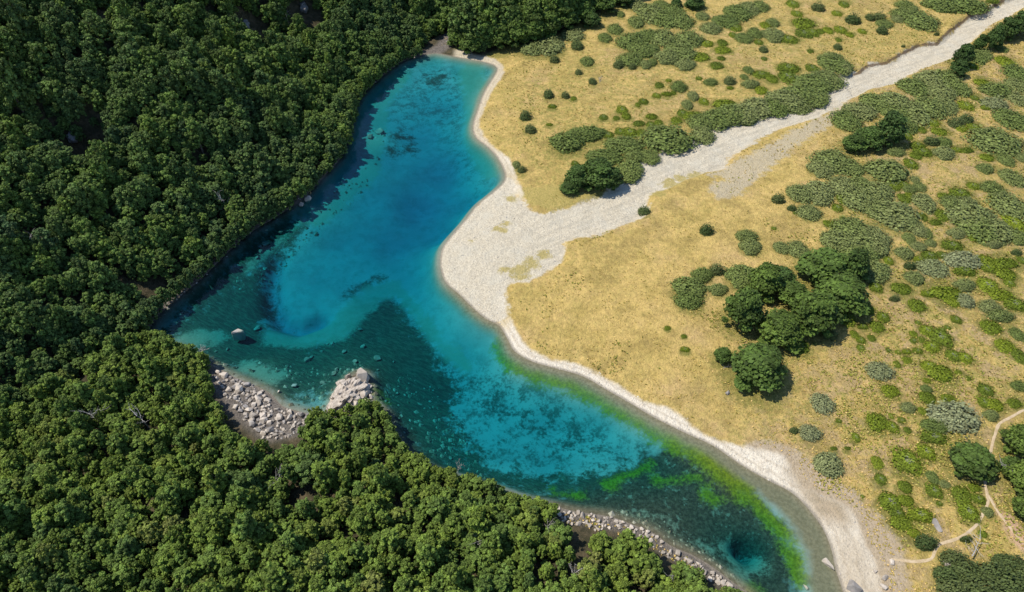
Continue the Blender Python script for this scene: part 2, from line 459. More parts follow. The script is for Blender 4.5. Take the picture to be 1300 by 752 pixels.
    hb = n.math('ADD', n.math('MULTIPLY', n3, 0.6), n.math('MULTIPLY', n2, 1.0))
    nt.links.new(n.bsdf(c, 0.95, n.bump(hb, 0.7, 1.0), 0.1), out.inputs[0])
    return m


def bed_material():
    m, nt, out = new_mat("lake_bed_silt"); n = N(nt); P = n.pos()
    n1 = n.noise(P, 0.35, 5, 0.65); n2 = n.noise(P, 1.6, 4, 0.7); n3 = n.noise(P, 0.12, 4, 0.6)
    silt = n.mix(n.ramp(n3, .35, .65), (0.29, 0.315, 0.285), (0.22, 0.265, 0.245))
    silt = n.mix(n.math('MULTIPLY', n.ramp(n1, 0.45, 0.7), 0.35), silt, (0.16, 0.20, 0.18))
    mo = n.math('MULTIPLY_ADD', n2, 0.45, n.math('MULTIPLY', n1, 0.6))
    silt = n.mix(n.math('MULTIPLY', n.ramp(mo, 0.47, 0.62), n.attr("mottle")), silt, (0.035, 0.075, 0.06))
    wst = n.noise(n.scale_vec(n.rot_vec(P, 0.5), (0.5, 2.2, 1)), 1.0, 5, .7)
    weed = n.mix(n.ramp(wst, .38, .68), (0.018, 0.032, 0.020), (0.062, 0.090, 0.054))
    weed = n.mix(n.math('MULTIPLY', n.ramp(n.noise(P, 0.8, 5, .75), 0.60, 0.68), n.math('MULTIPLY', n.ramp(n3, .4, .6), 0.6)), weed, (0.16, 0.20, 0.15))
    w = n.math('ADD', n.attr("weed"), n.math('ADD', n.math('MULTIPLY_ADD', n1, 17.0, -8.5), n.math('MULTIPLY_ADD', n2, 8.0, -4.0)))
    c = n.mix(n.math('MULTIPLY', n.ramp(w, -2.2, 2.2), 0.93), silt, weed)
    mud = n.mix(n.ramp(n2, .35, .7), (0.036, 0.032, 0.022), (0.095, 0.080, 0.054))
    mud = n.mix(n.math('MULTIPLY', n.ramp(n.noise(P, 0.55, 5, .72), .56, .68), .7), mud, (0.20, 0.22, 0.165))
    w = n.math('ADD', n.attr("mud"), n.math('MULTIPLY_ADD', n1, 8.0, -4.0))
    c = n.mix(n.ramp(w, -1.5, 1.5), c, mud)
    pale = n.math('ADD', n.attr("pale"), n.math('ADD', n.math('MULTIPLY_ADD', n1, 7.0, -3.5), n.math('MULTIPLY_ADD', n2, 4.0, -2.0)))
    c = n.mix(n.math('MULTIPLY', n.ramp(pale, -1.0, 1.5), 0.8), c, n.mix(n2, (0.16, 0.19, 0.13), (0.32, 0.33, 0.25)))
    al = n.math('ADD', n.attr("algae"), n.math('ADD', n.math('MULTIPLY_ADD', n1, 4.0, -2.0), n.math('MULTIPLY_ADD', n2, 3.0, -1.4)))
    c = n.mix(n.math('MULTIPLY', n.ramp(al, -1.0, 1.2), 0.85), c, n.mix(n.ramp(n2, .35, .7), (0.09, 0.125, 0.009), (0.20, 0.245, 0.013)))
    # shallow rim
    rim = n.math('SUBTRACT', 1.0, n.ramp(n.math('ADD', n.attr("inlake"), n.math('MULTIPLY_ADD', n1, 2.0, -1.0)), 0.8, 3.4))
    rimc = n.mix(n.ramp(n2, .3, .7), (0.16, 0.14, 0.09), (0.26, 0.225, 0.155))
    c = n.mix(n.math('MULTIPLY', rim, n.attr("rimf")), c, rimc)
    fl = n.math('ADD', n.attr("flat"), n.math('MULTIPLY_ADD', n1, 3.0, -1.5))
    c = n.mix(n.ramp(fl, -1.2, 1.2), c, n.mix(n.ramp(n2, .3, .7), (0.15, 0.135, 0.085), (0.23, 0.20, 0.13)))
    hb = n.math('ADD', n1, n.math('MULTIPLY', n2, 0.5))
    nt.links.new(n.bsdf(c, 1.0, n.bump(hb, 0.4, 0.6), 0.0), out.inputs[0])
    return m


def water_material():
    m, nt, out = new_mat("lake_water"); n = N(nt); P = n.pos()
    rip = n.noise(n.scale_vec(P, (1.0, 1.6, 1.0)), 1.3, 3, 0.6)
    nor = n.bump(rip, 0.05, 0.5)
    gl = n.node("ShaderNodeBsdfGlossy"); gl.inputs["Roughness"].default_value = 0.06; n.put(gl.inputs["Normal"], nor)
    tr = n.node("ShaderNodeBsdfTransparent"); tr.inputs[0].default_value = (0.97, 1, 1, 1)
    fr = n.node("ShaderNodeFresnel"); fr.inputs[0].default_value = 1.33; n.put(fr.inputs["Normal"], nor)
    mx = n.node("ShaderNodeMixShader"); n.put(mx.inputs[0], fr.outputs[0])
    nt.links.new(tr.outputs[0], mx.inputs[1]); nt.links.new(gl.outputs[0], mx.inputs[2])
    nt.links.new(mx.outputs[0], out.inputs["Surface"])
    va = n.node("ShaderNodeVolumeAbsorption"); va.inputs["Color"].default_value = (0.61, 0.949, 0.979, 1); va.inputs["Density"].default_value = 1.0
    nt.links.new(va.outputs[0], out.inputs["Volume"])
    return m


M_LAND = land_material(); M_BED = bed_material(); M_WATER = water_material()

# ------------------------------------------------------------------ meadow trees (photo pixel of the crown's centre, width, height, tint) and shrubs (x, y, w, h on 4x enlargements, by tile)
TREES = [(958, 458, 70, 66, .35), (916, 450, 24, 26, .3), (985, 412, 56, 56, .55), (1026, 396, 56, 66, .5), (1062, 370, 62, 60, .45), (1043, 336, 62, 56, .4), (1078, 338, 34, 46, .25),
         (938, 394, 46, 60, .4), (966, 358, 40, 50, .55), (988, 350, 36, 30, .1), (1004, 372, 40, 40, .5),
         (1228, 578, 58, 50, .4), (1288, 556, 42, 46, .6), (1292, 600, 44, 48, .7), (1276, 590, 28, 32, .5), (1300, 640, 44, 46, .6),
         (758, 222, 50, 46, .25), (733, 226, 34, 36, .15), (722, 238, 26, 22, .2), (776, 228, 30, 32, .1),
         (1124, 168, 40, 44, .1), (1100, 176, 40, 34, .25), (1083, 182, 34, 28, .3),
         (1292, 35, 40, 34, .1), (1272, 42, 28, 28, .15), (1256, 54, 22, 30, .1), (1240, 58, 16, 22, .2), (1217, 76, 26, 30, .05), (1214, 90, 22, 22, .1),
         (858, 5, 15, 12, .1), (882, 6, 26, 14, .1), (750, 27, 26, 20, .15), (598, 58, 30, 30, .5), (738, 18, 34, 30, .4), (582, 50, 26, 28, .5), (612, 46, 38, 40, .55), (634, 50, 34, 34, .5), (655, 44, 40, 38, .5), (676, 40, 38, 40, .45), (694, 36, 36, 36, .5), (714, 26, 38, 34, .45), (628, 24, 40, 36, .5), (660, 18, 42, 36, .45), (694, 12, 42, 36, .5), (730, 4, 40, 32, .45), (762, 6, 38, 26, .4), (600, 30, 34, 32, .45), (790, -2, 34, 22, .4)]
SH = {
 "G": [((650, 0), [(110, 245, 110, 55), (190, 225, 140, 80), (310, 170, 100, 60), (382, 310, 70, 48), (848, 436, 74, 52), (600, 300, 110, 60), (680, 325, 56, 42), (712, 314, 44, 40), (552, 70, 40, 60),
    (525, 145, 70, 70), (475, 188, 62, 52), (630, 110, 80, 70), (700, 60, 130, 90), (780, 90, 120, 80), (860, 100, 110, 80), (820, 50, 90, 60), (610, 205, 130, 70), (690, 180, 110, 60), (770, 190, 130, 80),
    (670, 250, 130, 65), (900, 195, 130, 70), (860, 260, 130, 80), (790, 285, 120, 60), (880, 325, 90, 50), (970, 80, 60, 60), (1010, 140, 90, 50), (1090, 105, 110, 60), (1150, 60, 110, 70), (1205, 40, 90, 60),
    (1260, 30, 80, 50), (1010, 415, 62, 34), (1180, 190, 80, 50), (1235, 165, 70, 60), (1285, 172, 50, 50), (1200, 355, 50, 40), (1180, 390, 36, 36), (1210, 425, 80, 40), (920, 485, 54, 60), (890, 530, 56, 60),
    (280, 715, 160, 90), (390, 675, 150, 70), (335, 670, 90, 50), (580, 730, 170, 80), (800, 700, 220, 120), (740, 670, 110, 60), (970, 680, 100, 80), (960, 620, 110, 80), (1040, 600, 130, 90),
    (1110, 575, 140, 90), (1180, 570, 140, 90), (1250, 540, 130, 90), (1190, 605, 90, 50), (640, 30, 80, 50), (760, 20, 70, 40), (930, 22, 80, 44)]),
   ((975, 0), [(25, 112, 56, 44), (25, 175, 90, 70), (592, 118, 70, 38), (655, 95, 50, 36), (680, 70, 90, 46), (690, 25, 80, 40), (727, 43, 56, 40), (770, 98, 140, 80), (885, 20, 160, 64), (1005, 22, 180, 66),
    (315, 290, 100, 40), (345, 320, 130, 80), (385, 345, 70, 80), (300, 400, 150, 80), (230, 420, 150, 90), (170, 470, 160, 90), (90, 500, 150, 90), (35, 540, 120, 80), (150, 540, 130, 60), (240, 490, 120, 80),
    (830, 400, 130, 80), (900, 400, 120, 90), (960, 440, 100, 80), (880, 470, 120, 70), (740, 440, 130, 80), (900, 535, 100, 70), (820, 540, 140, 90), (740, 570, 140, 110), (640, 520, 140, 100), (560, 520, 130, 90),
    (470, 560, 130, 80), (400, 610, 120, 100), (660, 570, 130, 80), (700, 640, 100, 60), (1045, 285, 90, 60), (1085, 270, 80, 60), (1185, 245, 50, 50), (1155, 455, 140, 60), (1270, 370, 110, 90), (1270, 430, 90, 80),
    (1270, 500, 90, 70), (890, 720, 70, 50), (1240, 600, 130, 90), (1155, 710, 210, 110)]),
   ((650, 188), [(22, 82, 40, 36), (600, 110, 110, 120), (700, 40, 90, 70), (480, 40, 160, 80), (620, 40, 90, 60), (1195, 442, 90, 56), (1210, 497, 92, 72), (965, 640, 90, 70), (900, 705, 150, 110), (1045, 715, 86, 56),
    (1165, 645, 140, 110)]),
   ((975, 188), [(330, 60, 170, 100), (270, 100, 110, 80), (420, 95, 110, 80), (165, 225, 105, 84), (255, 220, 130, 110), (380, 190, 130, 90), (470, 190, 120, 90), (460, 250, 150, 110), (550, 220, 140, 100),
    (600, 110, 190, 100), (640, 330, 220, 120), (570, 310, 130, 90), (700, 370, 110, 70), (208, 322, 104, 70), (72, 502, 72, 62), (153, 512, 90, 80), (430, 410, 170, 110), (370, 470, 150, 110), (470, 470, 170, 110),
    (540, 450, 130, 100), (470, 540, 170, 90), (550, 500, 110, 80), (530, 620, 150, 100), (745, 160, 44, 36), (770, 195, 52, 46), (720, 205, 60, 40), (790, 272, 96, 84), (890, 22, 90, 56), (650, 18, 80, 40), (1205, 55, 70, 66),
    (1100, 102, 80, 44), (1240, 145, 90, 110), (1285, 45, 50, 60), (1130, 195, 90, 50), (1185, 222, 44, 36), (1225, 285, 150, 110), (930, 275, 90, 60), (1000, 275, 110, 50), (1030, 345, 200, 120), (1150, 410, 160, 100),
    (1070, 405, 180, 110), (955, 430, 80, 50), (770, 415, 80, 60), (805, 430, 50, 60), (714, 455, 56, 56), (825, 480, 50, 36), (765, 495, 70, 46), (690, 530, 86, 54), (1145, 488, 70, 32), (1265, 450, 90, 60), (740, 655, 90, 60),
    (995, 692, 90, 54)]),
   ((650, 376), [(900, 15, 120, 80)]),
   ((975, 376), [(1125, 50, 90, 60), (1180, 95, 110, 50), (1265, 190, 60, 60), (1275, 452, 70, 48), (712, 562, 68, 50), (850, 655, 110, 70), (1130, 602, 66, 52), (805, 468, 50, 40)]),
   ((975, 564), [(835, 165, 56, 60), (897, 200, 50, 40), (1113, 340, 54, 46)])],
 "M": [((650, 0), [(313, 498, 32, 22), (205, 540, 40, 20), (190, 633, 36, 14), (465, 595, 44, 28), (530, 598, 34, 24), (580, 590, 48, 34), (560, 558, 52, 40), (640, 532, 30, 24), (668, 515, 44, 28), (708, 592, 60, 30),
    (645, 625, 60, 30), (705, 635, 48, 36), (745, 620, 44, 28), (748, 430, 44, 32), (735, 485, 40, 24), (785, 478, 56, 18), (820, 472, 30, 20), (795, 408, 30, 16), (835, 610, 56, 40), (920, 585, 110, 40), (975, 515, 44, 36),
    (1135, 140, 60, 36), (1120, 177, 36, 26), (990, 220, 60, 30), (1068, 215, 50, 40), (1070, 252, 80, 36), (960, 285, 80, 44), (1062, 297, 40, 22), (1040, 330, 64, 36), (1108, 447, 34, 16), (950, 398, 30, 18), (1253, 215, 40, 24),
    (1280, 298, 30, 18), (1285, 125, 50, 36), (1265, 378, 90, 34), (1265, 455, 62, 40), (865, 575, 50, 40), (1080, 530, 120, 50), (550, 668, 50, 36), (600, 672, 70, 46), (658, 672, 50, 40), (490, 685, 50, 36)]),
   ((975, 0), [(125, 20, 60, 34), (147, 70, 50, 28), (385, 22, 48, 26), (350, 70, 46, 24), (180, 115, 110, 50), (105, 200, 90, 36), (185, 170, 80, 40), (225, 165, 60, 36), (265, 158, 40, 36), (305, 155, 50, 34), (368, 152, 54, 34),
    (415, 178, 40, 24), (478, 160, 36, 26), (357, 202, 32, 20), (215, 260, 32, 20), (1140, 8, 60, 16), (225, 346, 60, 36), (105, 345, 100, 40), (20, 400, 60, 70), (100, 390, 90, 60), (1035, 335, 60, 30), (1200, 310, 80, 50),
    (1085, 420, 80, 34), (1105, 548, 44, 20), (1085, 518, 34, 24), (1050, 498, 40, 24), (1005, 537, 66, 40), (978, 648, 60, 34), (1045, 645, 60, 32), (868, 668, 80, 36), (780, 660, 44, 32), (838, 625, 60, 32), (705, 688, 50, 40), (760, 740, 70, 30)]),
   ((650, 188), [(320, 77, 34, 24)]),
   ((975, 188), [(136, 330, 22, 16), (352, 302, 54, 36), (380, 255, 60, 50), (300, 382, 40, 34), (338, 390, 46, 44), (382, 358, 36, 24), (30, 408, 24, 16), (635, 185, 60, 70), (690, 188, 60, 36), (720, 245, 44, 40), (690, 255, 60, 50),
    (785, 20, 90, 40), (725, 80, 56, 46), (750, 40, 60, 34), (960, 10, 50, 24), (1010, 10, 60, 26), (1110, 48, 70, 34), (1042, 192, 66, 32), (975, 230, 96, 44), (892, 246, 60, 36), (1150, 250, 46, 40), (1060, 452, 90, 36), (880, 335, 66, 56),
    (850, 375, 60, 28), (785, 348, 46, 50), (937, 494, 96, 44), (1250, 380, 90, 70), (820, 545, 80, 44), (770, 565, 60, 24), (890, 545, 50, 36), (1000, 625, 100, 24), (1110, 575, 90, 70), (1205, 580, 120, 50), (1115, 608, 60, 44), (1205, 640, 100, 56),
    (1225, 685, 54, 36), (1290, 570, 40, 40), (1115, 695, 100, 70), (675, 712, 100, 56), (900, 735, 160, 50), (810, 740, 60, 30), (610, 570, 46, 40), (1180, 740, 120, 40), (548, 705, 60, 50)]),
   ((650, 376), [(790, 160, 32, 24), (874, 202, 30, 22), (880, 270, 46, 26)]),
   ((975, 376), [(508, 66, 60, 44), (400, 112, 80, 70), (165, 252, 84, 62), (483, 155, 52, 22), (552, 150, 70, 56), (583, 105, 62, 46), (437, 190, 40, 40), (472, 222, 42, 36), (470, 262, 40, 32), (525, 210, 40, 34), (755, 42, 84, 62), (930, 20, 80, 60),
    (1255, 40, 100, 56), (955, 118, 48, 36), (760, 134, 30, 18), (805, 172, 70, 48), (738, 192, 40, 32), (740, 225, 40, 26), (780, 218, 40, 30), (878, 208, 100, 80), (830, 255, 80, 50), (912, 160, 30, 20), (882, 170, 36, 20), (1130, 152, 100, 66),
    (1200, 247, 92, 62), (1270, 295, 70, 80), (940, 300, 80, 52), (1000, 312, 66, 50), (760, 278, 48, 28), (705, 283, 44, 22), (660, 285, 30, 20), (612, 275, 28, 22), (705, 322, 48, 36), (655, 346, 36, 34), (870, 388, 130, 80), (815, 352, 80, 44),
    (965, 388, 40, 24), (805, 428, 44, 26), (620, 476, 84, 60), (808, 515, 80, 60), (912, 514, 70, 40), (1103, 475, 74, 54), (785, 583, 46, 40), (845, 715, 120, 60), (555, 630, 106, 84), (632, 664, 60, 56), (708, 680, 38, 34), (625, 608, 24, 30),
    (680, 630, 40, 30), (1098, 538, 56, 56), (1150, 550, 80, 60), (1250, 540, 70, 44), (446, 715, 40, 44), (360, 633, 30, 20), (1015, 415, 30, 26)]),
   ((975, 564), [(555, 88, 60, 62), (573, 175, 60, 50), (710, 85, 130, 110), (805, 38, 80, 70), (620, 290, 110, 86), (700, 285, 80, 56), (695, 215, 70, 60), (660, 350, 70, 50), (680, 400, 120, 70), (775, 358, 120, 64), (740, 450, 70, 44),
    (845, 235, 76, 66), (985, 250, 100, 80), (1048, 216, 60, 42), (1070, 277, 64, 44), (1020, 340, 90, 90), (1090, 455, 44, 34), (480, 265, 24, 16), (405, 20, 36, 16), (335, 20, 36, 20), (870, 300, 34, 22)])],
 "D": [((650, 0), [(330, 230, 60, 45), (215, 300, 48, 38), (338, 365, 36, 28), (408, 412, 40, 60), (185, 478, 48, 50), (270, 483, 40, 34), (68, 585, 56, 48), (92, 653, 54, 48), (540, 327, 48, 38), (610, 338, 36, 26), (1103, 408, 56, 42), (1275, 250, 40, 40)]),
   ((975, 0), [(250, 36, 62, 40), (352, 238, 38, 30), (427, 98, 68, 44), (515, 87, 40, 40), (562, 86, 56, 40), (576, 155, 50, 36), (855, 173, 26, 14), (685, 235, 20, 12), (1005, 602, 62, 42), (948, 620, 70, 50), (825, 715, 70, 46)]),
   ((650, 188), [(50, 107, 44, 34), (670, 320, 62, 50), (985, 412, 64, 54), (1035, 614, 72, 56)]),
   ((975, 188), [(48, 257, 62, 44), (120, 303, 44, 32), (1260, 528, 50, 32), (715, 594, 54, 38)]),
   ((975, 376), [(310, 192, 70, 56), (235, 242, 26, 18), (640, 10, 50, 30), (130, 680, 44, 36)]),
   ((975, 564), [(795, 490, 100, 76), (1003, 478, 54, 34), (930, 570, 120, 80), (900, 660, 120, 100), (1000, 640, 150, 110), (1130, 640, 160, 100), (1230, 600, 130, 90), (1060, 720, 200, 100), (1220, 700, 180, 120), (930, 730, 150, 80), (1180, 580, 90, 60), (1290, 660, 110, 110)]),
   ((440, 20), [(400, 450, 30, 30)][:0])],
 "P": [((975, 0), [(1150, 525, 130, 60)]),
   ((975, 188), [(835, 605, 150, 90), (985, 565, 180, 90)]),
   ((975, 376), [(568, 375, 124, 84), (278, 540, 106, 96), (950, 610, 240, 150), (215, 690, 104, 78), (1000, 20, 90, 70)]),
   ((975, 564), [(305, 98, 142, 126)])],
}

# ------------------------------------------------------------------ terrain attributes
x, y = XX, YY
LK = sdf(x, y, LAKE, 60)
SL = sdf(x, y, SLOPE, 200)
FB = sdf(x, y, FOREST_B, 40)
FT = sdf(x, y, FOREST_T, 40)
GR = sdf(x, y, GRAVEL, 30)
BE = sdf(x, y, BEACH, 30)
upperlake = sdf(x, y, poly([(440, 40), (640, 60), (660, 260), (560, 380), (640, 480), (1130, 840), (1250, 700), (700, 300), (800, -60)]), 30)


def blob(lst, z=0.0):
    """union of discs: photo pixel, radius in metres -> signed distance"""
    best = np.full(x.shape, -30.0)
    for (a, b, r) in lst:
        X, Y = at(a, b, z)
        best = np.maximum(best, r - np.hypot(x - X, y - Y))
    return best


def pband(pts, w, z=0.0):
    return w - pdist(x, y, poly(pts, z), 30)


LP = lambda pts, z=0.0: sdf(x, y, poly(pts, z), 30)
A = {}
A["olive"] = sat(0.35 + 0.55 * sstep(-10, 14, LP([(640, 100), (800, 40), (1100, -20), (1200, 60), (1000, 130), (850, 170), (700, 250), (650, 200)], 2)) +
                 0.6 * sstep(-14, 12, LP([(1080, 180), (1320, 100), (1340, 420), (1080, 420)], 2)) + 0.6 * sstep(-12, 10, LP([(1040, 430), (1300, 380), (1340, 600), (1100, 640), (960, 560), (960, 500)], 2)) - 0.25 * sstep(-20, 20, LP([(660, 380), (900, 290), (1000, 200), (980, 280), (880, 520), (760, 470)], 2)))
A["tussock"] = sat(sstep(-15, 15, LP([(1060, 90), (1320, 60), (1340, 800), (1130, 760), (960, 520), (1030, 440), (1100, 300), (1080, 200)], 2)) + 0.25 * sstep(-20, 10, LP([(800, 0), (1180, -10), (1050, 90), (850, 170), (760, 80)], 2)))
A["gravel"] = GR
A["braid"] = sdf(x, y, BRAID, 30)
A["patch"] = sstep(-3.0, 2.5, np.maximum(blob([(642, 283, 1.4), (596 + 38, 291, 1.6), (660, 348, 3.0), (676, 335, 2.2), (690, 325, 2.0), (640, 343, 1.6), (650, 250, 2.0), (640, 292, 1.2), (600, 305, 1.0), (850, 236, 3.0), (864, 230, 2.5), (880, 226, 2.2), (835, 250, 2.0)], .6),
                                     LP([(655, 240), (700, 238), (770, 240), (740, 262), (700, 272), (670, 260)], .6)))
A["beach"] = BE
A["bare"] = sstep(-6, 3, sdf(x, y, BARE, 30))
A["dull"] = sat(0.3 * sstep(-4, 2, LP([(560, 60), (650, 80), (630, 200), (655, 225), (630, 225), (595, 165), (610, 100)])) + sstep(-2, 3, LP([(1000, 578), (1030, 615), (1075, 640), (1080, 665), (1040, 660), (1015, 622), (1000, 600)], .5)) * 0.9 +
                0.35 * sstep(-2, 4, LP([(1060, 640), (1110, 700), (1140, 780), (1060, 780), (1050, 700)], .5)) )
A["bank_shadow"] = 0.55 - pdist(x, y, poly([(1082, 97), (1090, 95), (1100, 87), (1125, 83), (1140, 74), (1165, 61), (1188, 59), (1196, 51), (1205, 43), (1230, 24), (1250, 20), (1262, 10), (1285, -1)], 1.2), 20)  # narrow band along the upper bank where its shadow is painted into the colour
A["soil"] = sdf(x, y, SOIL, 20)
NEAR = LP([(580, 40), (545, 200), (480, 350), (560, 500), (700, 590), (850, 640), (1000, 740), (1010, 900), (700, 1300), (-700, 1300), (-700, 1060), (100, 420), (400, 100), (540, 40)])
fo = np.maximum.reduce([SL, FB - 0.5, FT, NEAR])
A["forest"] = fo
A["rubble"] = sstep(-1.5, 1.0, np.maximum.reduce([LP([(268, 462), (294, 474), (344, 498), (358, 513), (400, 524), (420, 515), (462, 470), (478, 500), (478, 526), (440, 535), (400, 552), (340, 565), (300, 535), (270, 495)]),
                                                 pband([(640, 625), (700, 645), (735, 653), (775, 660), (800, 668), (830, 680), (850, 694), (880, 708), (905, 724), (930, 742), (960, 765)], 1.8),
                                                 pband(SHORE_L, 1.6), pband([(520, 74), (545, 69), (562, 62), (575, 45)], 2.6)]))
A["shore"] = -LK
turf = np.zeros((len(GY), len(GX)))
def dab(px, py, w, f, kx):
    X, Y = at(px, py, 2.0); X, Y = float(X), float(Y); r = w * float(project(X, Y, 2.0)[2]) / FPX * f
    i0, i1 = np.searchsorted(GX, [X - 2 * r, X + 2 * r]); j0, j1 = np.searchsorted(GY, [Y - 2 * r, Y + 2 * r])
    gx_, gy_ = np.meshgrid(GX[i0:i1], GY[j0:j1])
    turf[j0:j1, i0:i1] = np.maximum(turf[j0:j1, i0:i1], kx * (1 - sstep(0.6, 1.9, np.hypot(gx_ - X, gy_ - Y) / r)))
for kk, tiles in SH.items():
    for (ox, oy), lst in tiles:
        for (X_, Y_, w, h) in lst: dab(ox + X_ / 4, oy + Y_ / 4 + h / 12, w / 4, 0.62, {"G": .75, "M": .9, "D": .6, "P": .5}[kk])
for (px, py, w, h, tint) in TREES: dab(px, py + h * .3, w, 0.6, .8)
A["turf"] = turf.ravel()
# lake bed
Wd = LP([(200, 430), (225, 400), (262, 365), (305, 335), (332, 330), (338, 372), (332, 398), (350, 412), (392, 418), (428, 410), (446, 380), (452, 368), (488, 354), (506, 366), (522, 392),
         (545, 420), (562, 446), (583, 480), (572, 510), (585, 545), (625, 580), (690, 592), (760, 592), (815, 575), (835, 590), (790, 625), (740, 640), (640, 622), (540, 590), (490, 530), (460, 470), (420, 500), (350, 505), (280, 465)])
A["weed"] = np.maximum.reduce([Wd, blob([(555, 92, 3.5), (548, 96, 2.5)]), pband([(262, 372), (300, 335), (335, 308), (365, 283)], 4.5), pband([(338, 330), (337, 372), (350, 390), (372, 394), (392, 388)], 1.8) - 4.0,
                               pband([(440, 352), (462, 340), (480, 334)], 1.5) - 0.8, pband([(300, 345), (340, 305), (385, 272)], 2.5) - 1.5, blob([(510, 160, 2.5), (518, 172, 2.5), (496, 178, 2)]) - .5])
A["mottle"] = sat(0.10 + 0.85 * sstep(-4, 8, LP([(560, 440), (640, 455), (740, 500), (830, 560), (800, 590), (680, 600), (590, 560), (570, 480)])) + 0.55 * sstep(-4, 10, LP([(500, 70), (635, 80), (600, 160), (640, 230), (600, 240), (540, 150), (470, 190), (430, 220), (460, 130)])))
A["mud"] = LP([(840, 575), (900, 585), (950, 625), (985, 670), (1000, 720), (1000, 800), (960, 770), (860, 700), (790, 660), (700, 645), (740, 625), (800, 605)])
A["mud"] = A["mud"] + 2.0
A["mud"] = np.maximum(A["mud"], LP([(500, 510), (530, 550), (560, 590), (640, 615), (600, 600), (520, 575), (492, 540)]))
A["pale"] = np.maximum.reduce([blob([(250, 423, 4.0), (268, 420, 3.4), (232, 428, 3.0), (310, 462, 3.2), (328, 466, 3.0), (345, 472, 3), (338, 476, 3), (480, 168, 2.2), (470, 178, 2.6), (470, 150, 3)]) - 0.4,
                               pband([(310, 335), (345, 302), (390, 262), (420, 240)], 1.6) - .8, pband([(400, 268), (440, 230), (468, 205), (478, 160), (480, 125), (510, 92)], 3.2) - .2, pband([(790, 648), (840, 655), (880, 680), (905, 700)], 1.6) - 1.4,
                               pband([(345, 410), (380, 414), (425, 405), (446, 380), (470, 352), (492, 346)], 2.8) + .9, pband([(598, 85), (607, 140), (606, 170), (628, 208)], 4.5) + .2, pband([(500, 345), (530, 385), (560, 425), (590, 450)], 2.5) - .8,
                               blob([(940, 705, 4), (962, 708, 3.5), (932, 690, 3), (940, 728, 4)]) - 1.4])
A["algae"] = np.maximum.reduce([pband([(638, 436), (655, 458), (680, 470), (720, 482), (760, 500), (800, 522), (850, 552), (905, 585), (945, 622)], 2.5), pband([(905, 585), (945, 620), (972, 648), (995, 676), (1010, 705), (1018, 735)], 1.4),
                                pband([(770, 610), (795, 598), (830, 582)], 0.7), pband([(832, 606), (858, 602), (888, 602)], 0.6), blob([(898, 624, 1.6), (908, 630, 1.3), (735, 622, 1.2), (700, 612, .6), (776, 608, 1.5), (836, 604, 1.2), (478, 497, 1.5), (484, 505, 1.5), (960, 745, 1.5)]), pband([(700, 618), (740, 628)], 1.0) - .9])
A["flat"] = LP([(880, 560), (940, 592), (1004, 626), (1046, 672), (1060, 720), (1075, 800), (1030, 800), (1024, 700), (1000, 660), (955, 618), (905, 582)]) - 0.3
A["inlake"] = LK
A["rimf"] = sat(0.5 + 0.5 * sstep(-8, 4, upperlake))
names = list(A)
ATT = np.stack([A[k] for k in names], 1)

nx, ny = len(GX), len(GY)
jj, ii = np.meshgrid(np.arange(ny - 1), np.arange(nx - 1), indexing='ij')
a = (jj * nx + ii).ravel()
TRI = np.vstack([np.stack([a, a + 1, a + nx + 1], 1), np.stack([a, a + nx + 1, a + nx], 1)])
V = np.stack([XX, YY, ZZ], 1)
F = {"lake": LK, "gravel": np.maximum(GR + 2.2 * fnoise(x, y, 7, 3, 9), -30), "beach": BE, "forest": np.where(LK > -0.6, -5, fo)}
FN = list(F)
ALL = np.hstack([V, ATT, np.stack([F[k] for k in FN], 1)])
NA = len(names)


def split(verts, tris, col):
    """cut a triangle sheet along the zero line of column COL: (inside, outside), both share the vertex table"""
    f = verts[:, col].copy()
    f[np.abs(f) < 0.02] = 0.02
    s = f > 0
    c = s[tris].sum(1)
    pos, neg = [tris[c == 3]], [tris[c == 0]]
    new = []; base = len(verts)
    for k, side in ((1, True), (2, False)):
        t = tris[c == k]
        if not len(t): continue
        odd = np.argmax(s[t] == side, 1)
        r = np.arange(len(t))
        A0, B0, C0 = t[r, odd], t[r, (odd + 1) % 3], t[r, (odd + 2) % 3]
        u = (f[A0] / (f[A0] - f[B0]))[:, None]; w = (f[A0] / (f[A0] - f[C0]))[:, None]
        P = verts[A0] * (1 - u) + verts[B0] * u; Q = verts[A0] * (1 - w) + verts[C0] * w
        ip = base + np.arange(len(t)); iq = ip + len(t); base += 2 * len(t)
        new += [P, Q]
        one = np.stack([A0, ip, iq], 1); two = np.vstack([np.stack([ip, B0, C0], 1), np.stack([ip, C0, iq], 1)])
        (pos if side else neg).append(one); (neg if side else pos).append(two)
    return (np.vstack([verts] + new) if new else verts), np.vstack(pos), np.vstack(neg)


def add_mesh(name, verts, tris, mat, attrs=None, smooth=True):
    me = bpy.data.meshes.new(name)
    me.vertices.add(len(verts)); me.vertices.foreach_set("co", np.ascontiguousarray(verts, dtype=np.float32).ravel())
    k = tris.shape[1]
    me.loops.add(tris.size); me.loops.foreach_set("vertex_index", tris.astype(np.int32).ravel())
    me.polygons.add(len(tris)); me.polygons.foreach_set("loop_start", np.arange(0, tris.size, k, dtype=np.int32))
    me.polygons.foreach_set("use_smooth", np.full(len(tris), smooth))
    for an, av in (attrs or {}).items():
        at_ = me.attributes.new(an, 'FLOAT', 'POINT'); at_.data.foreach_set("value", np.ascontiguousarray(av, dtype=np.float32))
    me.update(calc_edges=True)
    if mat: me.materials.append(mat)
    return me


def zone(name, verts, tris, mat):
    used, inv = np.unique(tris, return_inverse=True)
    v = verts[used]
    me = add_mesh(name, v[:, :3], inv.reshape(tris.shape), mat, {k: v[:, 3 + i] for i, k in enumerate(names)})
    o = bpy.data.objects.new(name, me); COL.objects.link(o); o["kind"] = "structure"
    return o


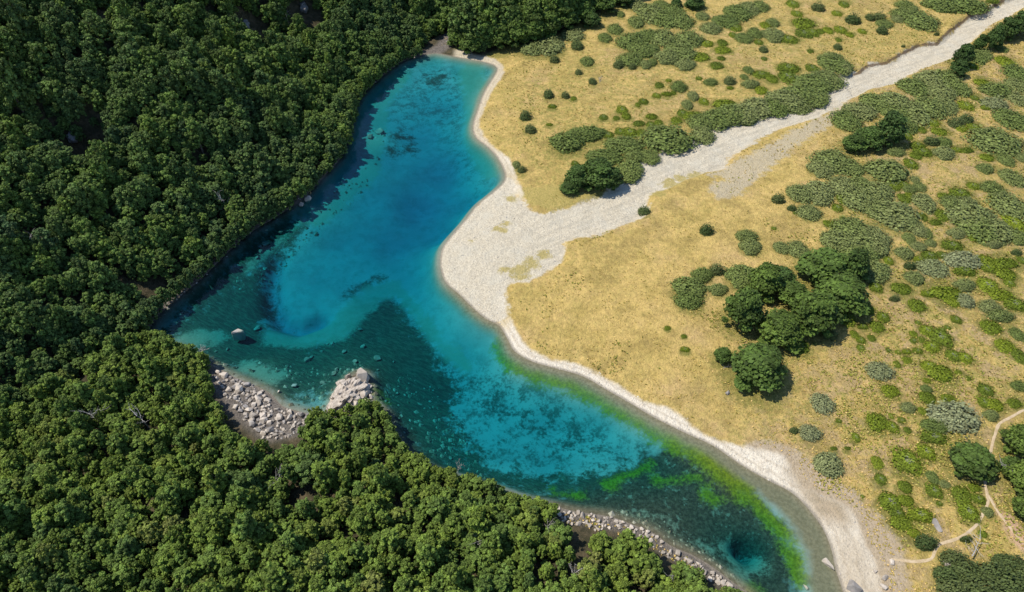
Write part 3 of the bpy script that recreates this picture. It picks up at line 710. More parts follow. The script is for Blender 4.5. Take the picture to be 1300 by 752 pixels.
vv, ins, rest = split(ALL, TRI, 3 + NA + FN.index("lake")); zone("lake_bed", vv, ins, M_BED)
vv, ins, rest = split(vv, rest, 3 + NA + FN.index("forest")); zone("forest_floor", vv, ins, M_LAND)
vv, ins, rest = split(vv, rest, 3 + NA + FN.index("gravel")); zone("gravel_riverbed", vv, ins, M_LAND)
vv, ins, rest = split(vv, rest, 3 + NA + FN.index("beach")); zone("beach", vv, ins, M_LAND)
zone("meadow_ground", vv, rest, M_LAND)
# footpath: a trodden ribbon laid 5 cm proud of the meadow, its edges ragged
M_PATH = None
def ribbon(P, half, seed):
    r1 = np.random.default_rng(seed); seg = np.linalg.norm(np.diff(P, axis=0), axis=1); t = np.concatenate([[0], np.cumsum(seg)])
    s_ = np.arange(0, t[-1], 0.35); X = np.interp(s_, t, P[:, 0]); Y = np.interp(s_, t, P[:, 1])
    X = X + 0.35 * fnoise(s_, s_ * 0, 3.0, 2, seed); Y = Y + 0.35 * fnoise(s_ * 0, s_, 3.0, 2, seed)
    tx, ty = np.gradient(X), np.gradient(Y); L_ = np.hypot(tx, ty); nx_, ny_ = -ty / L_, tx / L_
    rows = []
    for k_, f_ in enumerate((-1, -.45, .45, 1)):
        w_ = half * f_ * (1 + (0.9 * fnoise(s_, s_ * 0 + k_ * 9, 1.3, 3, seed) if abs(f_) == 1 else 0))
        a_, b_ = X + nx_ * w_, Y + ny_ * w_
        rows.append(np.stack([a_, b_, ground(a_, b_) + (0.05 if abs(f_) < 1 else 0.02)], 1))
    V_ = np.stack(rows, 1).reshape(-1, 3); n_ = len(s_); i_ = np.arange(n_ - 1) * 4
    T_ = np.vstack([np.stack([i_ + k_, i_ + k_ + 4, i_ + k_ + 5, i_ + k_ + 1], 1) for k_ in range(3)])
    return V_, T_
def path_material():
    m, nt, out = new_mat("trodden_earth"); n = N(nt); P = n.pos(); a_ = n.noise(P, 1.2, 5, .7)
    nt.links.new(n.bsdf(n.mix(n.ramp(a_, .35, .7), (0.58, 0.455, 0.295), (0.44, 0.33, 0.19)), .95, n.bump(a_, .1, .6), .1), out.inputs[0]); return m
M_PATH = path_material()
V1, T1 = ribbon(PATH, 0.26, 3); V2, T2 = ribbon(PATH2, 0.25, 5)
o = bpy.data.objects.new("footpath", add_mesh("footpath", np.vstack([V1, V2 + [0, 0, -.008]]), np.vstack([T1, T2 + len(V1)]), M_PATH)); COL.objects.link(o); o["kind"] = "structure"
# water: one closed body, its top at z = 0, lying in the basin
lo, hi = LAKE.min(0) - 6, LAKE.max(0) + 6
bm = bmesh.new(); bmesh.ops.create_cube(bm, size=1)
for v in bm.verts:
    v.co = Vector((lo[0] if v.co.x < 0 else hi[0], lo[1] if v.co.y < 0 else hi[1], -14.0 if v.co.z < 0 else 0.0))
me = bpy.data.meshes.new("lake_water"); bm.to_mesh(me); bm.free(); me.materials.append(M_WATER)
o = bpy.data.objects.new("lake_water", me); COL.objects.link(o); o["kind"] = "structure"

# ------------------------------------------------------------------ plant materials
def leaf_material(name, ramp, tintattr=True, rough=0.75):
    m, nt, out = new_mat(name); n = N(nt)
    cr = n.node("ShaderNodeValToRGB")
    el = cr.color_ramp.elements
    el[0].position = 0; el[0].color = (*ramp[0], 1); el[1].position = 1; el[1].color = (*ramp[-1], 1)
    for i, c in enumerate(ramp[1:-1], 1):
        e = el.new(i / (len(ramp) - 1)); e.color = (*c, 1)
    nt.links.new(n.attr("tint", 'INSTANCER'), cr.inputs[0])
    lv = n.attr("leaf")
    b = n.math('MULTIPLY_ADD', n.math('MINIMUM', lv, 1.0), 1.15, 0.45)
    comb = n.node("ShaderNodeCombineColor"); [nt.links.new(b, comb.inputs[i]) for i in range(3)]
    c = n.mix(1.0, cr.outputs[0], comb.outputs[0], 'MULTIPLY')
    c = n.mix(n.ramp(lv, 1.0, 1.4), c, (0.27, 0.26, 0.20))
    di = n.bsdf(c, rough, None, 0.25)
    tl = n.node("ShaderNodeBsdfTranslucent"); n.put(tl.inputs[0], n.mix(1.0, c, (1.0, 1.1, 0.5), 'MULTIPLY'))
    mx = n.node("ShaderNodeMixShader"); mx.inputs[0].default_value = 0.14
    nt.links.new(di, mx.inputs[1]); nt.links.new(tl.outputs[0], mx.inputs[2])
    nt.links.new(mx.outputs[0], out.inputs[0])
    return m


def plain_material(name, c1, c2, scale=1.5, rough=0.9, bump=0.05):
    m, nt, out = new_mat(name); n = N(nt)
    tc = n.node("ShaderNodeTexCoord").outputs["Object"]
    rnd = n.node("ShaderNodeObjectInfo").outputs["Random"]
    a = n.noise(tc, scale, 5, 0.65)
    c = n.mix(n.ramp(a, .3, .7), c1, c2)
    v = n.math('MULTIPLY_ADD', rnd, 0.5, 0.72)
    comb = n.node("ShaderNodeCombineColor"); [nt.links.new(v, comb.inputs[i]) for i in range(3)]
    c = n.mix(1.0, c, comb.outputs[0], 'MULTIPLY')
    nt.links.new(n.bsdf(c, rough, n.bump(a, bump, 1.0), 0.2), out.inputs[0])
    return m


M_BEECH = leaf_material("beech_leaves", [(0.052, 0.098, 0.038), (0.094, 0.150, 0.042), (0.132, 0.204, 0.040), (0.178, 0.246, 0.036), (0.24, 0.245, 0.07)])
M_TREE = leaf_material("meadow_tree_leaves", [(0.050, 0.092, 0.022), (0.092, 0.145, 0.024), (0.150, 0.195, 0.028)])
M_GREY = leaf_material("grey_shrub_leaves", [(0.122, 0.166, 0.036), (0.160, 0.200, 0.050), (0.208, 0.230, 0.080)])
M_MAT = leaf_material("mat_shrub_leaves", [(0.105, 0.145, 0.014), (0.14, 0.185, 0.014), (0.20, 0.245, 0.016)])
M_DARK = leaf_material("dark_shrub_leaves", [(0.060, 0.095, 0.024), (0.090, 0.12, 0.034), (0.12, 0.145, 0.045)])
M_PALE = leaf_material("pale_shrub_leaves", [(0.20, 0.23, 0.075), (0.23, 0.25, 0.11), (0.27, 0.285, 0.15)])
M_BARK = plain_material("bark", (0.10, 0.08, 0.06), (0.2, 0.17, 0.13), 3)
M_DEAD = plain_material("dead_wood", (0.26, 0.24, 0.21), (0.44, 0.41, 0.37), 4)
M_ROCK = plain_material("pale_rock", (0.39, 0.335, 0.275), (0.63, 0.55, 0.45), 1.2, 0.9, 0.12)
M_ROCKG = plain_material("grey_rock", (0.26, 0.235, 0.21), (0.44, 0.40, 0.36), 1.0, 0.9, 0.12)
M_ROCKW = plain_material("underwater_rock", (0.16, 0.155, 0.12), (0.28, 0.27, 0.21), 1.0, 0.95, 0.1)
M_SPIT = plain_material("spit_rock", (0.27, 0.225, 0.18), (0.60, 0.52, 0.43), 14, 0.95, 0.06)
M_CLIFF = plain_material("cliff_rock", (0.18, 0.17, 0.16), (0.40, 0.37, 0.34), 5, 0.9, 0.4)


# ------------------------------------------------------------------ foliage builders: thousands of small leaf-spray faces over lumpy volumes
def quads_mesh(name, C, Nn, size, leaf, mat, r, core=None):
    """one four-cornered spray per centre C with normal Nn"""
    n = len(C)
    Nn = Nn / (np.linalg.norm(Nn, axis=1, keepdims=True) + 1e-9)
    t = np.cross(Nn, r.normal(size=(n, 3))); t /= (np.linalg.norm(t, axis=1, keepdims=True) + 1e-9)
    b = np.cross(Nn, t)
    s = size[:, None]
    asp = r.uniform(0.6, 1.0, (n, 1))
    k = r.uniform(0.55, 1.2, (n, 4, 1))
    P = np.stack([C - t * s * k[:, 0], C - b * s * asp * k[:, 1] + Nn * s * .18, C + t * s * k[:, 2], C + b * s * asp * k[:, 3] - Nn * s * .15], 1).reshape(-1, 3)
    T = np.arange(4 * n).reshape(n, 4)
    lf = np.repeat(leaf, 4)
    me = add_mesh(name, P, T, mat, {"leaf": lf}, smooth=False)
    return me


def crown_mesh(name, seed, W, Ht, base, nblob, nq, qs, mat, tier=0.0, cone=0.3):
    """crown of width W, from height BASE up to HT, built of NBLOB leaf clumps"""
    r = np.random.default_rng(seed)
    hc = Ht - base
    cs, rs = [], []
    for i in range(nblob):
        u = (i + 0.5) / nblob
        z = base + hc * (0.12 + 0.80 * u ** 0.9)
        rel = (z - base) / hc
        rad = (W / 2) * (1 - cone * rel ** 1.6) * math.sqrt(max(0.05, 1 - (max(0, rel - 0.45) / 0.62) ** 2))
        th = i * 2.399 + r.uniform(-.5, .5)
        rr = rad * r.uniform(0.40, 0.86) if nblob < 40 else rad * r.uniform(0.30, 1.08)
        cs.append((math.cos(th) * rr, math.sin(th) * rr, z)); rs.append(W * (r.uniform(0.15, 0.235) if nblob < 18 else r.uniform(0.05, 0.125)) * (1 - 0.25 * rel))
    cs.append((0, 0, base + hc * 0.5)); rs.append(W * (0.30 if nblob < 40 else 0.24))
    cs.append((0, 0, Ht - W * 0.17)); rs.append(W * (0.19 if nblob < 40 else 0.12))
    cs = np.array(cs); rs = np.array(rs)
    p = rs ** 2 / (rs ** 2).sum()
    pick = r.choice(len(cs), nq, p=p)
    d = r.normal(size=(nq, 3)); d[:, 2] = d[:, 2] * 0.9 + (0.35 if nblob < 40 else 0.6)
    d /= np.linalg.norm(d, axis=1, keepdims=True)
    fl = 1 - tier * 0.5
    C = cs[pick] + d * (rs[pick] * r.uniform(0.55, 1.32, nq))[:, None] * np.array([1 + tier * .25, 1 + tier * .25, fl])
    Nn = d + r.normal(size=(nq, 3)) * 0.55 + np.array([0, 0, 0.35 + tier * .5])
    blobv = r.uniform(0.15, 0.85, len(cs))
    leaf = np.clip(blobv[pick] + r.normal(size=nq) * 0.22, 0, 1)
    size = qs * (r.uniform(0.6, 1.25, nq) if nblob < 40 else r.uniform(0.5, 1.6, nq))
    return quads_mesh(name, C, Nn, size, leaf, mat, r)


def mound_mesh(name, seed, ht, nq, qs, mat, lump=0.12, greytop=0.0, lobes=7):
    """shrub of unit width: a lumpy dome, height HT"""
    r = np.random.default_rng(seed)
    C = []; Nn = []; lf = []
    cs = [(0, 0, 0.42)]
    for i in range(lobes):
        th = 6.283 * i / lobes + r.uniform(-.3, .3); q = r.uniform(.16, .30)
        cs.append((math.cos(th) * q, math.sin(th) * q, r.uniform(.20, .30)))
    cs = np.array(cs)
    pick = r.choice(len(cs), nq, p=cs[:, 2] ** 2 / (cs[:, 2] ** 2).sum())
    d = r.normal(size=(nq, 3)); d[:, 2] = np.abs(d[:, 2]) * 1.0 - 0.12
    d /= np.linalg.norm(d, axis=1, keepdims=True)
    rad = cs[pick, 2] * np.where(r.random(nq) < .14, r.uniform(1.0, 1.30, nq), r.uniform(0.84, 1.07, nq))
    C = np.stack([cs[pick, 0] + d[:, 0] * rad, cs[pick, 1] + d[:, 1] * rad, 0.02 + np.maximum(0, d[:, 2] * rad) * ht / 0.42], 1)
    az = np.arctan2(C[:, 1], C[:, 0])
    C[:, 2] *= 1 + lump * np.sin(az * 3 + seed) * np.cos(C[:, 0] * 9 + seed)
    Nn = d * np.array([1, 1, 1.0]) + r.normal(size=(nq, 3)) * 0.26 + np.array([0, 0, .4])
    leaf = np.clip(0.5 + r.normal(size=nq) * 0.25, 0, 1)
    if greytop: leaf = np.clip(leaf + greytop * np.exp(-(C[:, 0] ** 2 + C[:, 1] ** 2) / 0.03), 0, 1.6)
    return quads_mesh(name, C, Nn, qs * r.uniform(.6, 1.3, nq), leaf, mat, r)


def tube(bm, p0, p1, r0, r1, n=6):
    p0 = Vector(p0); p1 = Vector(p1); d = (p1 - p0)
    q = d.to_track_quat('Z', 'Y')
    a = [bm.verts.new(p0 + q @ Vector((math.cos(6.283 * k / n) * r0, math.sin(6.283 * k / n) * r0, 0))) for k in range(n)]
    b = [bm.verts.new(p1 + q @ Vector((math.cos(6.283 * k / n) * r1, math.sin(6.283 * k / n) * r1, 0))) for k in range(n)]
    for k in range(n):
        bm.faces.new((a[k], a[(k + 1) % n], b[(k + 1) % n], b[k]))
    bm.faces.new(b)


def to_mesh(name, bm, mat):
    me = bpy.data.meshes.new(name); bm.normal_update(); bm.to_mesh(me); bm.free(); me.materials.append(mat); return me


def trunk_mesh(name, seed, Ht, W):
    r = random.Random(seed); bm = bmesh.new()
    top = (r.uniform(-.3, .3), r.uniform(-.3, .3), Ht * 0.8)
    mid = (r.uniform(-.2, .2), r.uniform(-.2, .2), Ht * 0.4)
    r0 = 0.022 * Ht + 0.05
    tube(bm, (0, 0, -0.6), mid, r0, r0 * .65); tube(bm, mid, top, r0 * .65, r0 * .2)
    for i in range(6):
        th = i * 2.4; z = Ht * (0.35 + 0.07 * i)
        tube(bm, (mid[0] * z / (Ht * .4) if z < Ht * .4 else mid[0], mid[1], z), (math.cos(th) * W * .32, math.sin(th) * W * .32, z + Ht * .14), r0 * .3, r0 * .08, 5)
    return to_mesh(name, bm, M_BARK)


def link(name, me, parent=None, loc=None, rz=0.0, sc=None):
    o = bpy.data.objects.new(name, me); COL.objects.link(o)
    if parent: o.parent = parent
    if loc is not None: o.location = loc
    o.rotation_euler = (0, 0, rz)
    if sc is not None: o.scale = sc
    return o


# prototypes of the forest trees: unit height 1 is a real height of about 10 m
BE_PROTO = []
for i in range(8):
    W = [5.6, 5.0, 6.2, 4.6, 5.8, 5.2, 6.6, 4.4][i]; Ht = [8.6, 9.2, 9.0, 7.8, 8.2, 10, 9.6, 8.8][i]
    BE_PROTO.append((crown_mesh("beech_crown", 100 + i, W, Ht, Ht * 0.10, 64 + 4 * (i % 5), 5200, 0.235, M_BEECH, 0.25, 0.05 + 0.14 * (i % 3)), trunk_mesh("beech_trunk", 200 + i, Ht, W), W, Ht))
TR_PROTO = []
for i in range(4):
    W = 10.0; Ht = [10.0, 9.0, 11.0, 10.0][i]
    TR_PROTO.append((crown_mesh("meadow_tree_crown", 300 + i, W, Ht, 0.4, 34, 6500, 0.42, M_TREE, 0.75, 0.45), trunk_mesh("meadow_tree_trunk", 400 + i, Ht, W), W, Ht))

PILE = [(274, 468), (284, 472), (300, 480), (326, 489), (336, 500), (345, 514), (362, 519), (380, 524), (400, 528), (404, 540), (385, 546), (360, 558), (335, 562), (322, 548), (305, 528), (288, 508), (276, 490)]
CRAG = [(452, 474), (464, 474), (472, 496), (474, 512), (462, 518), (446, 516), (432, 524), (420, 522), (420, 508), (432, 494)]
BAND = [(705, 645), (722, 650), (740, 652), (762, 654), (778, 658), (795, 664), (812, 670), (828, 677), (840, 688), (852, 697), (870, 704), (885, 711), (897, 720), (912, 731), (930, 745), (922, 748), (905, 740),
        (892, 728), (872, 716), (858, 712), (843, 704), (832, 694), (820, 685), (800, 678), (785, 672), (770, 672), (750, 674), (735, 668), (715, 664), (704, 656)]
# ------------------------------------------------------------------ forest: where the trees stand
def scatter(poly_fn, n_try, spacing, bounds, seed):
    r = np.random.default_rng(seed)
    X = r.uniform(bounds[0], bounds[1], n_try); Y = r.uniform(bounds[2], bounds[3], n_try)
    ok = poly_fn(X, Y); X, Y = X[ok], Y[ok]
    keep = []; cell = {}
    for i in range(len(X)):
        sp = spacing(X[i], Y[i]); g = (int(X[i] // 4), int(Y[i] // 4)); bad = False
        for a_ in (-1, 0, 1):
            for b_ in (-1, 0, 1):
                for j in cell.get((g[0] + a_, g[1] + b_), ()):
                    if (X[j] - X[i]) ** 2 + (Y[j] - Y[i]) ** 2 < sp * sp: bad = True; break
                if bad: break
            if bad: break
        if not bad:
            cell.setdefault(g, []).append(i); keep.append(i)
    return X[keep], Y[keep]


def forest_ok(X, Y):
    lk = sdf(X, Y, LAKE, 20)
    f = np.maximum(np.maximum(sdf(X, Y, SLOPE, 200), sdf(X, Y, FOREST_B, 30) - 0.2), sdf(X, Y, FOREST_T, 30) - 1.5)
    z = ground(X, Y)
    px, py, dp = project(X, Y, z + 7)
    pil = np.maximum(sdf(X, Y, poly(PILE, .5), 20), sdf(X, Y, poly(CRAG, .5), 20))
    ok = (lk < -0.1) & (f > -0.5) & (pil < -0.5) & (px > -420) & (px < 1330) & (py > -170) & (py < 900)
    for P_, tops in ((PILE, ((0, 6.5), (0, 3.5))), (CRAG, ((-1.6, 4), (1.6, 4), (0, 6), (0, 2), (-1.6, 1.5), (1.6, 1.5))), (BAND, ((0, 4.6), (0, 3), (0, 1.5)))):
        q_ = np.array(P_, float)
        for ox, hz in tops:
            qx, qy, _ = project(X + ox, Y, z + hz)
            ok &= sdf(qx, qy, q_, 6) < (0 if P_ is not BAND else 0)
    for (gx, gy, gr, gd) in gully[:6]:
        ok &= np.hypot(X - gx, Y - gy) > gr * 0.62
    ok &= fnoise(X, Y, 9, 3, 44) > -0.24
    return ok


TX, TY = scatter(forest_ok, 480000, lambda a, b: 2.05 if a < -30 and b > 105 else 1.65, (-330, 160, 12, 460), 5)
_sh = poly(SHORE_L); _sg = np.concatenate([[0], np.cumsum(np.linalg.norm(np.diff(_sh, axis=0), axis=1))])
_t = np.arange(0, _sg[-1], 2.3) + np.random.default_rng(8).uniform(-.5, .5, len(np.arange(0, _sg[-1], 2.3)))
EX, EY = np.interp(_t, _sg, _sh[:, 0]) - 0.5, np.interp(_t, _sg, _sh[:, 1])      # the row of trees that leans over the far shore
_k = np.hypot(EX - spot(392, 256)[0], EY - spot(392, 256)[1]) > 4.0
EX, EY = EX[_k], EY[_k]
_nb = poly([(392, 556), (404, 546), (416, 537), (430, 531), (448, 526), (472, 524)]), poly([(195, 432), (215, 438), (235, 446), (256, 457), (270, 466)]), poly([(476, 516), (490, 528), (500, 548), (517, 578), (545, 597), (580, 609), (620, 621), (660, 635), (698, 650)])
NX, NY = [], []
for q_ in _nb:
    g_ = np.concatenate([[0], np.cumsum(np.linalg.norm(np.diff(q_, axis=0), axis=1))]); tt_ = np.arange(0.4, g_[-1], 1.7)
    NX.append(np.interp(tt_, g_, q_[:, 0]) - .5); NY.append(np.interp(tt_, g_, q_[:, 1]) - .9)
NX = np.concatenate(NX); NY = np.concatenate(NY); nN = len(NX)
TX = np.concatenate([TX, NX]); TY = np.concatenate([TY, NY])      # small trees leaning over the near shore
nE = len(EX); TX = np.concatenate([TX, EX]); TY = np.concatenate([TY, EY])
TZ = ground(TX, TY)
# hidden by the ground? keep only the trees whose top is in sight
vis = np.ones(len(TX), bool)
for t in np.linspace(0.15, 0.97, 40):
    qx, qy, qz = TX * t, TY * t, CAM_H + (TZ + 9 - CAM_H) * t
    vis &= qz > ground(qx, qy) - 6.0
row = np.arange(len(TX)) >= len(TX) - nE; row2 = (np.arange(len(TX)) >= len(TX) - nE - nN) & ~row
TX, TY, TZ, row, row2 = TX[vis], TY[vis], TZ[vis], row[vis], row2[vis]
r_ = np.random.default_rng(3)
nT = len(TX)
TP = r_.integers(0, 8, nT)
TS = np.clip(r_.normal(0.80, 0.25, nT), 0.42, 1.5)
slope_t = sdf(TX, TY, SLOPE, 200) > 0
top_t = sdf(TX, TY, FOREST_T, 30) > 0
TS = np.where(top_t & ~slope_t, TS * 1.35, TS)
edge_t = sdf(TX, TY, LAKE, 20) > -4
TS = np.where(edge_t & ~slope_t, TS * 0.8, TS)
TS = np.where(slope_t & (TY > 100), TS * .84, np.where(top_t, TS, TS * .65))
near_w = sdf(TX, TY, LAKE, 20) > -7
TS = np.where(near_w, np.minimum(TS, np.where(slope_t, .82, .6)), TS)
TS = np.where(row, np.clip(TS, .5, .95) * .8, TS)
slope_t |= row
TS = np.where(row2, np.clip(TS, .38, .62), TS)
TT = np.clip(np.where(slope_t, 0.38, np.where(top_t, 0.40, 0.62)) + fnoise(TX, TY, 22, 2, 7) * 0.30 + r_.normal(0, 0.10, nT), 0.02, 0.98)
TRZ = r_.uniform(0, 6.283, nT)
THK = np.clip(r_.normal(1.0, .2, nT), .7, 1.5); THK = np.where(near_w, np.minimum(THK, 1.05), THK)
TW = np.array([p[2] for p in BE_PROTO])[TP] * TS
TH = np.array([p[3] for p in BE_PROTO])[TP] * TS * THK
TPX, TPY, TD = project(TX, TY, TZ + TH * 0.65)
TPW = FPX * TW / TD
inframe = (TPX > 6) & (TPX < 1294) & (TPY > 6) & (TPY < 746)
order = np.argsort(-np.where(inframe, TPW, 0))
IND = set(order[:290].tolist())
print("forest trees", nT, "individual", len(IND))

# ------------------------------------------------------------------ things: a register, labelled at the end
THINGS = []   # dict(o, kind words, px, py, size px, group)


def register(o, noun, cat, px, py, size, group, adj="", fixed=None):
    o["category"] = cat; o["group"] = group
    THINGS.append(dict(o=o, noun=noun, px=float(px), py=float(py), size=float(size), adj=adj, fixed=fixed))


def tree_thing(name, proto, x_, y_, z_, rz, sc, tint):
    e = bpy.data.objects.new(name, None); COL.objects.link(e)
    e.location = (x_, y_, z_); e.rotation_euler = (0, 0, rz); e.scale = sc; e.empty_display_size = 0.5
    c = link("crown", proto[0], e); c["tint"] = float(tint)
    link("trunk", proto[1], e)
    return e


def tint_word(t):
    return "dark" if t < 0.28 else "green" if t < 0.45 else "olive" if t < 0.62 else "yellowish"


first = [None] * 8
for i in sorted(IND, key=lambda k: -TPW[k]):
    s = float(TS[i]); sz = s * float(THK[i])
    e = tree_thing("beech_tree", BE_PROTO[TP[i]], float(TX[i]), float(TY[i]), float(TZ[i]), float(TRZ[i]), (s, s, sz), float(TT[i]))
    if first[TP[i]] is None: first[TP[i]] = e
    where = "slope" if slope_t[i] else "near"
    register(e, "beech tree", "tree", TPX[i], TPY[i], TPW[i], "beech trees of the forest on the far-shore slope" if where == "slope" else "beech trees of the forest on the near shore", tint_word(TT[i]))

# the remaining forest: one stuff object, instances of the very crowns above
rest_i = np.array([i for i in range(nT) if i not in IND])
pts = np.stack([TX[rest_i], TY[rest_i], TZ[rest_i]], 1)
me = bpy.data.meshes.new("forest"); me.vertices.add(len(pts)); me.vertices.foreach_set("co", pts.astype(np.float32).ravel())
for an, av, ty in (("tint", TT[rest_i], 'FLOAT'), ("rotz", TRZ[rest_i], 'FLOAT'), ("size", TS[rest_i], 'FLOAT'), ("tall", (TS * THK)[rest_i], 'FLOAT'), ("pick", TP[rest_i], 'INT')):
    q = me.attributes.new(an, ty, 'POINT'); q.data.foreach_set("value", np.ascontiguousarray(av, dtype=np.float32 if ty == 'FLOAT' else np.int32))
fo_ = link("forest", me); fo_["kind"] = "stuff"; fo_["label"] = "dense dark green beech forest covering the steep slope above the lake"; fo_["category"] = "forest"
ng = bpy.data.node_groups.new("forest_trees", 'GeometryNodeTree')
ng.interface.new_socket("Geometry", in_out='INPUT', socket_type='NodeSocketGeometry'); ng.interface.new_socket("Geometry", in_out='OUTPUT', socket_type='NodeSocketGeometry')
gi = ng.nodes.new("NodeGroupInput"); go = ng.nodes.new("NodeGroupOutput")
iop = ng.nodes.new("GeometryNodeInstanceOnPoints"); g2i = ng.nodes.new("GeometryNodeGeometryToInstance")
for k in reversed(range(8)):
    oi = ng.nodes.new("GeometryNodeObjectInfo"); oi.inputs[0].default_value = [c for c in first[k].children if c.name.startswith("crown")][0]
    oi.transform_space = 'ORIGINAL'
    try: oi.inputs["As Instance"].default_value = False
    except Exception: pass
    ng.links.new(oi.outputs["Geometry"], g2i.inputs[0])


def nattr(nm, ty):
    q = ng.nodes.new("GeometryNodeInputNamedAttribute"); q.data_type = ty; q.inputs[0].default_value = nm; return q.outputs[0]


ng.links.new(gi.outputs[0], iop.inputs["Points"]); ng.links.new(g2i.outputs[0], iop.inputs["Instance"])
iop.inputs["Pick Instance"].default_value = True
ng.links.new(nattr("pick", 'INT'), iop.inputs["Instance Index"]); sx = ng.nodes.new("ShaderNodeCombineXYZ"); ng.links.new(nattr("size", 'FLOAT'), sx.inputs[0]); ng.links.new(nattr("size", 'FLOAT'), sx.inputs[1]); ng.links.new(nattr("tall", 'FLOAT'), sx.inputs[2]); ng.links.new(sx.outputs[0], iop.inputs["Scale"])
cx = ng.nodes.new("ShaderNodeCombineXYZ"); ng.links.new(nattr("rotz", 'FLOAT'), cx.inputs[2]); ng.links.new(cx.outputs[0], iop.inputs["Rotation"])
ng.links.new(iop.outputs[0], go.inputs[0])
md = fo_.modifiers.new("forest_trees", 'NODES'); md.node_group = ng

# ------------------------------------------------------------------ meadow trees (photo pixel of the crown's centre, width, height in pixels, tint)
k = 0
for (px, py, w, h, tint) in TREES:
    w, h = (w * 1.16, h * 1.1) if 920 < px < 1090 and 320 < py < 430 else (w * 1.05, h * 1.08); bx, by = spot(px, py + h * 0.28)
    dp = float(project(bx, by, 1)[2]); W = w * dp / FPX
    dep_ = math.atan2(CAM_H, math.hypot(bx, by))
    Ht = np.clip((h * dp / FPX - W * 0.80 * math.sin(dep_)) / math.cos(dep_) * 1.15, W * 0.55, W * 1.3)
    pr = TR_PROTO[k % 4]; k += 1
    e = tree_thing("meadow_beech", pr, bx, by, float(ground(bx, by)) - 0.1, k * 1.7, (W / pr[2], W / pr[2], Ht / pr[3]), tint)
    register(e, "beech tree", "tree", px, py, w, "lone beech trees and clumps on the meadow", "dark green" if tint < .3 else "full green" if py > 70 else "grey-green")

# ------------------------------------------------------------------ shrubs: (x, y, w, h) on 4x enlargements of the photograph, by tile
KIND = {"G": ("grey_shrub", "greyish shrub", "shrub", M_GREY, 0.40), "M": ("mat_shrub", "low green cushion", "low bush", M_MAT, 0.20),
        "D": ("dark_shrub", "dark green bush", "bush", M_DARK, 0.62), "P": ("pale_shrub", "silvery shrub", "shrub", M_PALE, 0.34)}
GROUPS = {"G": "grey-green shrubs on the meadow", "M": "low green cushion bushes on the dry meadow", "D": "dark green bushes on the meadow", "P": "pale silvery shrubs on the dry meadow"}
PROTO = {}
for kk, (nm, noun, cat, mat, ht) in KIND.items():
    nq = {"G": 2600, "M": 1300, "D": 1500, "P": 2400}[kk]
    PROTO[kk] = [mound_mesh(nm, 500 + 17 * i + ord(kk), ht, nq, {"G": 0.035, "M": 0.046, "D": 0.043, "P": 0.034}[kk], mat, 0.18, (0.9 if kk == "M" and i > 1 else 0.0), 7 + i) for i in range(4)]
ks = 0
for kk, tiles in SH.items():
    nm, noun, cat, mat, ht = KIND[kk]
    for (ox, oy), lst in tiles:
        for (X_, Y_, w, h) in lst:
            px, py, w, h = ox + X_ / 4, oy + Y_ / 4, w / 4 * 1.12, h / 4 * 1.12; w, h = (w * 1.06, h * 1.06) if kk == 'G' and w > 24 else (w, h)
            r1 = random.Random(ks * 31 + 5); ks += 1
            gx, gy = spot(px, py)
            dp = float(project(gx, gy, 1)[2]); W = w * dp / FPX
            dep_ = math.atan2(CAM_H, math.hypot(gx, gy))
            hz = min(ht * W, 1.1 * ht * math.sqrt(W * 3.0)) * r1.uniform(.85, 1.15)
            D_ = np.clip((h * dp / FPX - hz * 0.45 * math.cos(dep_)) / math.sin(dep_), 0.6 * W, 1.5 * W)
            gx, gy = spot(px, py + 0.42 * hz * math.cos(dep_) * FPX / dp * 0.8)
            o = link(nm, PROTO[kk][r1.randrange(4)], None, (gx, gy, float(ground(gx, gy)) - 0.04), 0.0, (W, D_, hz / ht))
            o["tint"] = r1.uniform(0.05, 0.95)
            if kk == "G" and (px > 900 and 180 < py < 420): o["tint"] = r1.uniform(.45, 1.0)
            adj = ("small " if w < 10 else "large " if w > 30 else "broad " if w > 20 else "")
            register(o, noun, cat, px, py, w, GROUPS[kk], adj.strip())

# ------------------------------------------------------------------ rocks
def rock_mesh(name, seed, mat, flat=0.7, npt=16):
    r = np.random.default_rng(seed); bm = bmesh.new()
    for i in range(npt):
        d = r.normal(size=3); d /= np.linalg.norm(d)
        d = np.sign(d) * np.abs(d) ** 0.75
        q = r.uniform(.42, .58)
        bm.verts.new((d[0] * q, d[1] * q * r.uniform(.7, 1), d[2] * q * flat))
    res = bmesh.ops.convex_hull(bm, input=bm.verts)
    bmesh.ops.delete(bm, geom=list({e for e in res["geom_unused"] + res["geom_interior"] if isinstance(e, bmesh.types.BMVert)}), context='VERTS')
    bmesh.ops.bevel(bm, geom=list(bm.edges), offset=0.025, segments=1, affect='EDGES')
    return to_mesh(name, bm, mat)


RK = [rock_mesh("boulder", 700 + i, M_ROCK, [0.62, .75, .55, .85][i % 4]) for i in range(8)]
RKG = [rock_mesh("boulder", 720 + i, M_ROCKG, [0.62, .75, .5][i % 3]) for i in range(6)]
RKW = [rock_mesh("sunken_rock", 740 + i, M_ROCKW, [0.5, .6, .4][i % 3]) for i in range(5)]


